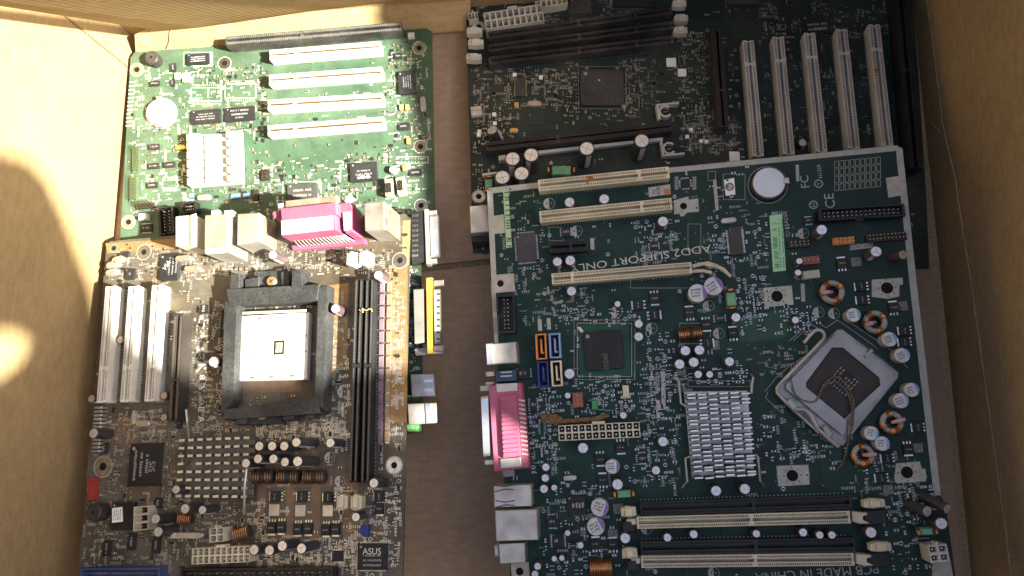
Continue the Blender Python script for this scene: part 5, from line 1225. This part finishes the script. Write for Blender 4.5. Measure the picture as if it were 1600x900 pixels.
# tilted processor socket with its load plate and lever
def socket_d():
    h = 7; c0 = D.at(1309, 607, h); rel = lambda u, v, z=h: tuple(a-b for a, b in zip(D.at(u, v, z), c0)); q = MB()
    D.take(c0[0], c0[1], 34, 34)
    fr = [rel(u, v, 4) for u, v in ((1309, 514), (1317, 514), (1405, 582), (1404, 590), (1318, 697), (1305, 697), (1213, 614), (1214, 604))][::-1]
    q.prism(fr, .2, 4, mat('frame_steel', (.30, .29, .28), .45, .75, noise=.2, dust=.4, dustcol=(.2, .19, .17)), .5); o = D.put('processor_socket', q.mesh('processor_socket'), *c0)
    out = [rel(u, v) for u, v in ((1305, 522), (1318, 522), (1396, 583), (1394, 595), (1324, 672), (1316, 680), (1228, 607), (1229, 600))]
    inn = [rel(u, v) for u, v in ((1300, 543), (1317, 543), (1374, 590), (1376, 602), (1344, 631), (1320, 655), (1260, 606), (1259, 598))]
    m = MB(); LP = mat('load_plate', (.33, .325, .33), .46, .6, noise=.14, nscale=60, dust=.35, dustcol=(.26, .24, .22)); n = 8
    vs = [(a, b, h) for a, b in out]+[(a, b, h) for a, b in inn]+[(a, b, h-1.4) for a, b in out]+[(a, b, h-1.4) for a, b in inn]
    fs = []
    for i in range(n):
        j = (i+1) % n; fs += [(i, j, n+j, n+i), (2*n+i, i, j, 2*n+j)[::1], (n+i, n+j, 3*n+j, 3*n+i), (2*n+i, 2*n+j, 3*n+j, 3*n+i)]
    m.add(vs, fs, LP); obj('load_plate', m.mesh('load_plate', False), o)
    g = MB(); mx = lambda p, t: (p[0]*t, p[1]*t)
    g.prism([mx(p, 1.08) for p in inn][::-1], 4.02, 4.9, LIVE); e1 = Vector((inn[1][0]-inn[6][0], inn[1][1]-inn[6][1])).normalized(); e2 = Vector((-e1.y, e1.x))
    pinm = mat('contact_brown', (.085, .072, .066), .55, .2)
    icx, icy = (sum(p[i] for p in inn)/8 for i in (0, 1))
    def in_poly(x, y):
        s_ = None
        for i in range(8):
            a, b = inn[i], inn[(i+1) % 8]; cr = (b[0]-a[0])*(y-a[1])-(b[1]-a[1])*(x-a[0])
            if s_ is None: s_ = cr > 0
            elif s_ != (cr > 0): return False
        return True
    for i in range(-19, 20):
        for j in range(-19, 20):
            x = icx+(e1.x*i+e2.x*j)*1.15; y = icy+(e1.y*i+e2.y*j)*1.15
            if not in_poly(x, y) or (abs(i) < 7 and abs(j) < 7): continue
            a, b = e1*.36, e2*.36; g.quad((x-a.x-b.x, y-a.y-b.y, 5.0), (x+a.x-b.x, y+a.y-b.y, 5.0), (x+a.x+b.x, y+a.y+b.y, 5.05), (x-a.x+b.x, y-a.y+b.y, 5.05), pinm)
    for i in range(-2, 3):
        for j in range(-3, 4):
            if D.rnd.random() < .15: continue
            x = icx+(e1.x*i*1.3+e2.x*j)*2.2; y = icy+(e1.y*i*1.3+e2.y*j)*2.2
            t = e1*.9; b = e2*.4; g.quad((x-t.x-b.x, y-t.y-b.y, 5.06), (x+t.x-b.x, y+t.y-b.y, 5.06), (x+t.x+b.x, y+t.y+b.y, 5.1), (x-t.x+b.x, y-t.y+b.y, 5.1), mat('contact_pale', (.30, .31, .29), .5))
    obj('contact_grid', g.mesh('contact_grid', False), o)
    lv = MB(); P = [(1256, 536, 9), (1268, 522, 10), (1276, 516, 11), (1284, 517, 11), (1288, 524, 10), (1284, 533, 9), (1250, 568, 8.5), (1217, 602, 8.5), (1214, 610, 8), (1217, 617, 7.5), (1240, 640, 7), (1260, 658, 7), (1280, 676, 7)]
    pts = [Vector((*rel(u, v, z), z)) for u, v, z in P]; sm = []
    for i in range(len(pts)-1):
        p0, p1, p2, p3 = pts[max(0, i-1)], pts[i], pts[i+1], pts[min(len(pts)-1, i+2)]
        for t in (0, .33, .66): sm.append(.5*((2*p1)+(p2-p0)*t+(2*p0-5*p1+4*p2-p3)*t*t+(3*p1-p0-3*p2+p3)*t*t*t))
    lv.tube(sm+[pts[-1]], 1.15, STEEL, 10); obj('lever', lv.mesh('lever'), o)
    hg = MB()
    for pts_, hh in ([[(1228, 627), (1236, 622), (1247, 636), (1242, 645)], 9], [[(1284, 668), (1291, 664), (1302, 678), (1296, 687)], 9], [[(1350, 556), (1362, 544), (1366, 547), (1354, 560)], 8.5]):
        hg = MB(); hg.prism([rel(u, v, hh) for u, v in pts_][::-1], 4, hh, LP, .5); obj('hinge', hg.mesh('hinge'), o)
    pv = MB(); pv.tube([(*rel(u, v, z), z) for u, v, z in ((1242, 640, 9), (1256, 640, 9.5), (1266, 647, 10), (1272, 658, 10), (1276, 668, 9), (1300, 690, 8), (1310, 698, 7))], 1.3, STEEL, 8); obj('pivot_rod', pv.mesh('pivot_rod'), o)
socket_d()
for pth in (((1233, 533), (1271, 500), (1291, 512), (1309, 500), (1372, 545)), ((1240, 532), (1268, 507), (1280, 514)), ((1195, 612), (1213, 590), (1240, 566)), ((1200, 612), (1196, 622), (1222, 645)), ((1418, 575), (1400, 552), (1322, 500))):
    for a, b in zip(pth, pth[1:]): D.line(D.at(*a), D.at(*b), .35, D.silk)
for i in range(20): D.line(D.at(1252+i*1.9-38, 582-i*2.4+22), D.at(1256+i*1.9-38, 586-i*2.4+22), .3, D.silk)
for i in range(18): D.line(D.at(1340+i*3.2, 530+i*2.4), D.at(1337+i*3.2, 534+i*2.4), .3, D.silk)
D.patch([(1160, 545), (1205, 535), (1228, 545), (1200, 590), (1165, 595)], D.mask, .021); D.patch([(1150, 500), (1232, 480), (1262, 492), (1222, 530), (1155, 535)], mat('bright_pour', (.020, .068, .040), .42, dust=.2, dustcol=(.09, .1, .085)), .02)
for t in range(20): x, y = D.at(905+t*10, 413-t*.95); D.take(x, y, 3, 4)
D.clutter(560, [(900, 585, 1060, 650), (845, 580, 880, 660), (825, 640, 870, 740), (890, 595, 1000, 645), (990, 640, 1060, 760), (1020, 560, 1060, 600), (1080, 575, 1170, 600), (1150, 430, 1200, 520), (1110, 340, 1200, 410), (1300, 245, 1390, 305), (1240, 360, 1360, 440), (1180, 630, 1300, 720), (870, 740, 960, 900), (840, 760, 930, 900), (800, 340, 860, 420), (990, 330, 1030, 390), (1010, 520, 1060, 590), (1330, 510, 1400, 570), (1380, 760, 1460, 890), (880, 480, 1000, 505), (1220, 480, 1280, 520)])
D.marks(380, 480, 420, [(890, 585, 1060, 660), (825, 600, 870, 740), (990, 640, 1070, 760), (1100, 270, 1250, 400), (1080, 400, 1200, 500), (780, 300, 850, 500), (850, 450, 930, 500), (1240, 250, 1390, 440), (1180, 630, 1300, 720), (840, 740, 960, 900), (1190, 540, 1260, 590), (990, 360, 1060, 420), (1010, 560, 1080, 610), (1380, 760, 1470, 890), (1330, 700, 1460, 780)])
D.finish()

# ================================================================== loose bits lying on the boards
def strand(name, b, paths, r, m, label, cat):
    k = MB(); c = b.at(*paths[0][0][:2], paths[0][0][2]); R = random.Random(name)
    for path in paths:
        P = [Vector((*b.at(u, v, z), z)) for u, v, z in path]; sm = []
        for i in range(len(P)-1):
            p0, p1, p2, p3 = P[max(0, i-1)], P[i], P[i+1], P[min(len(P)-1, i+2)]
            for j in range(6):
                t = j/6; sm.append(.5*((2*p1)+(p2-p0)*t+(2*p0-5*p1+4*p2-p3)*t*t+(3*p1-p0-3*p2+p3)*t*t*t) + Vector((R.uniform(-.2, .2), R.uniform(-.2, .2), R.uniform(-.1, .1))))
        sm.append(P[-1]); k.tube([(p.x-c[0], p.y-c[1], p.z) for p in sm], [r*R.uniform(.7, 1.2) for _ in sm], m, 6)
    o = obj(name, k.mesh(name))
    o.matrix_world = b.root.matrix_world @ Matrix.Translation(Vector((c[0], c[1], 0))*S)
    return tag(o, label, cat)
strand('twine', D, [[(1236, 582, 9), (1240, 610, 8.4), (1252, 624, 8.6), (1272, 628, 8.6), (1280, 618, 8.4), (1287, 601, 8), (1300, 591, 9), (1312, 590, 9), (1322, 600, 8), (1330, 616, 8), (1334, 632, 8.6), (1333, 660, 8.6), (1330, 672, 8.6), (1326, 688, 5), (1318, 720, 2), (1306, 735, 1)],
                    [(1286, 606, 7.5), (1300, 596, 8), (1316, 604, 7.5), (1326, 618, 8.2), (1332, 642, 8.6), (1330, 668, 9)], [(1327, 650, 8.4), (1324, 675, 8), (1326, 694, 4)]], .52, TWINE, 'frayed brown twine lying across the silver processor socket', 'string')
strand('dry_grass', B, [[(561, 484, 10.8), (567, 488, 12), (566, 482, 11.5), (572, 485, 11), (579, 482, 11.6), (582, 487, 10.8)]], .45, mat('straw', (.45, .33, .14), .9), 'tiny curled wisp of straw on the two black memory slots', 'debris')
def leaf():
    k = MB(); P = [(842, 648), (850, 646), (866, 647), (876, 654), (900, 655), (930, 651), (950, 646), (953, 651), (940, 657), (910, 660), (880, 663), (856, 663), (845, 657)]
    Q = [D.at(u, v, 9) for u, v in P]; c = Q[0]; n = len(Q)
    k.prism([(a-c[0], b-c[1]) for a, b in Q][::-1], 5.5, 8, LEAF, 1.2)
    o = obj('dry_leaf', k.mesh('dry_leaf')); o.matrix_world = D.root.matrix_world @ Matrix.Translation(Vector((c[0], c[1], 0))*S)
    tag(o, 'dried brown leaf strip beside the long cream power connector', 'leaf')
leaf()

# ================================================================== unseen sheet added above the right-hand wall, cut to cast a person's shade
def shade_caster():
    a, b = FL['fr'], FL['br']; n = (b-a).cross(Vector((0, 0, 1))).normalized(); e = (b-a).normalized(); off = a + n*0
    def proj(p):
        t = (off-p).dot(n)/SUNV.dot(n); q = p+SUNV*t; return ((q-a).dot(e), q.z)
    lw = (FL['bl']-FL['fl']).cross(Vector((0, 0, 1))).normalized()
    onl = lambda u, v: hit(u, v, FL['fl'], lw)
    onboard = lambda bd, u, v, h: hit(u, v, bd.o+bd.n*h, bd.n)
    # upper edge of the shade, from the far left wall to the right
    top = [onl(-60, 226), onl(0, 238), onl(36, 248), onl(68, 280), onl(98, 345), onl(119, 400), onl(140, 455), onboard(B, 175, 515, 11), onboard(B, 205, 540, 11), onboard(B, 240, 562, 11), onboard(B, 290, 592, 3),
           onboard(B, 350, 600, 6), onboard(B, 430, 596, 4), onboard(B, 480, 592, 6), onboard(B, 530, 578, 2), onboard(B, 600, 576, 3), onboard(B, 645, 578, 0)]
    right = [onboard(E, 694, 545, 11), onboard(E, 693, 440, 11), onboard(E, 688, 325, 10), onboard(A, 658, 310, 0), onboard(A, 648, 240, 0), onboard(A, 634, 150, 0), onboard(A, 624, 70, 0), onboard(A, 606, 20, 20), onboard(A, 604, -40, 30)]
    t2 = [proj(p) for p in top]; r2 = [proj(p) for p in right]
    holes = [[proj(onboard(D, u, v, 13)) for u, v in ((752, 640), (768, 645), (816, 674), (822, 716), (775, 722), (752, 700))],  # openings cut in the added sheet to shape the sun patches
             [proj(onboard(E, u, v, 13)) for u, v in ((632, 632), (684, 628), (684, 662), (634, 668))],
             [proj(onl(u, v)) for u, v in ((-40, 520), (20, 521), (40, 530), (42, 545), (30, 565), (0, 588), (-40, 610))],
             [proj(onboard(B, u, v, 1)) for u, v in ((600, 664), (632, 662), (632, 692), (606, 690))]]
    return t2, r2, holes, a, e, n
_t2, _r2, _holes, _a, _e, _n = shade_caster()
def build_shade_caster():
    L = (FL['br']-FL['fr']).length
    outer = [(-20, WALL_H), (L, WALL_H), (L, _r2[-1][1]+4)] + _r2[::-1] + _t2[::-1] + [(_t2[0][0]-4, 800), (_t2[0][0]-32, 860), (_t2[0][0]-80, 900), (-20, 900)]
    h, k = _holes[0], _holes[1]
    h1 = h[:5] + [(h[4][0]+3, 400), k[3], k[0], (k[0][0]+7, 400)]
    cu = bpy.data.curves.new('shade_caster', 'CURVE'); cu.dimensions = '2D'; cu.fill_mode = 'BOTH'; cu.extrude = 2*S
    for P in (outer, h1, _holes[2], _holes[3]):
        sp = cu.splines.new('POLY'); sp.points.add(len(P)-1); sp.use_cyclic_u = True
        for p, (x, z) in zip(sp.points, P): p.co = (x*S, z*S, 0, 1)
    t = bpy.data.objects.new('shade_caster', cu); COL.objects.link(t); dg = bpy.context.evaluated_depsgraph_get(); dg.update()
    me = bpy.data.meshes.new_from_object(t.evaluated_get(dg)); bpy.data.objects.remove(t); bpy.data.curves.remove(cu)
    me.name = 'shade_caster'; me.materials.clear(); me.materials.append(CARD)
    o = bpy.data.objects.new('shade_caster', me); COL.objects.link(o); o.parent = BOX
    out = _n if _n.x > 0 else -_n
    o.matrix_world = Matrix.Translation((_a+out*2.2)*S) @ Matrix((_e, Vector((0, 0, 1)), _e.cross(Vector((0, 0, 1))))).transposed().to_4x4()
build_shade_caster()
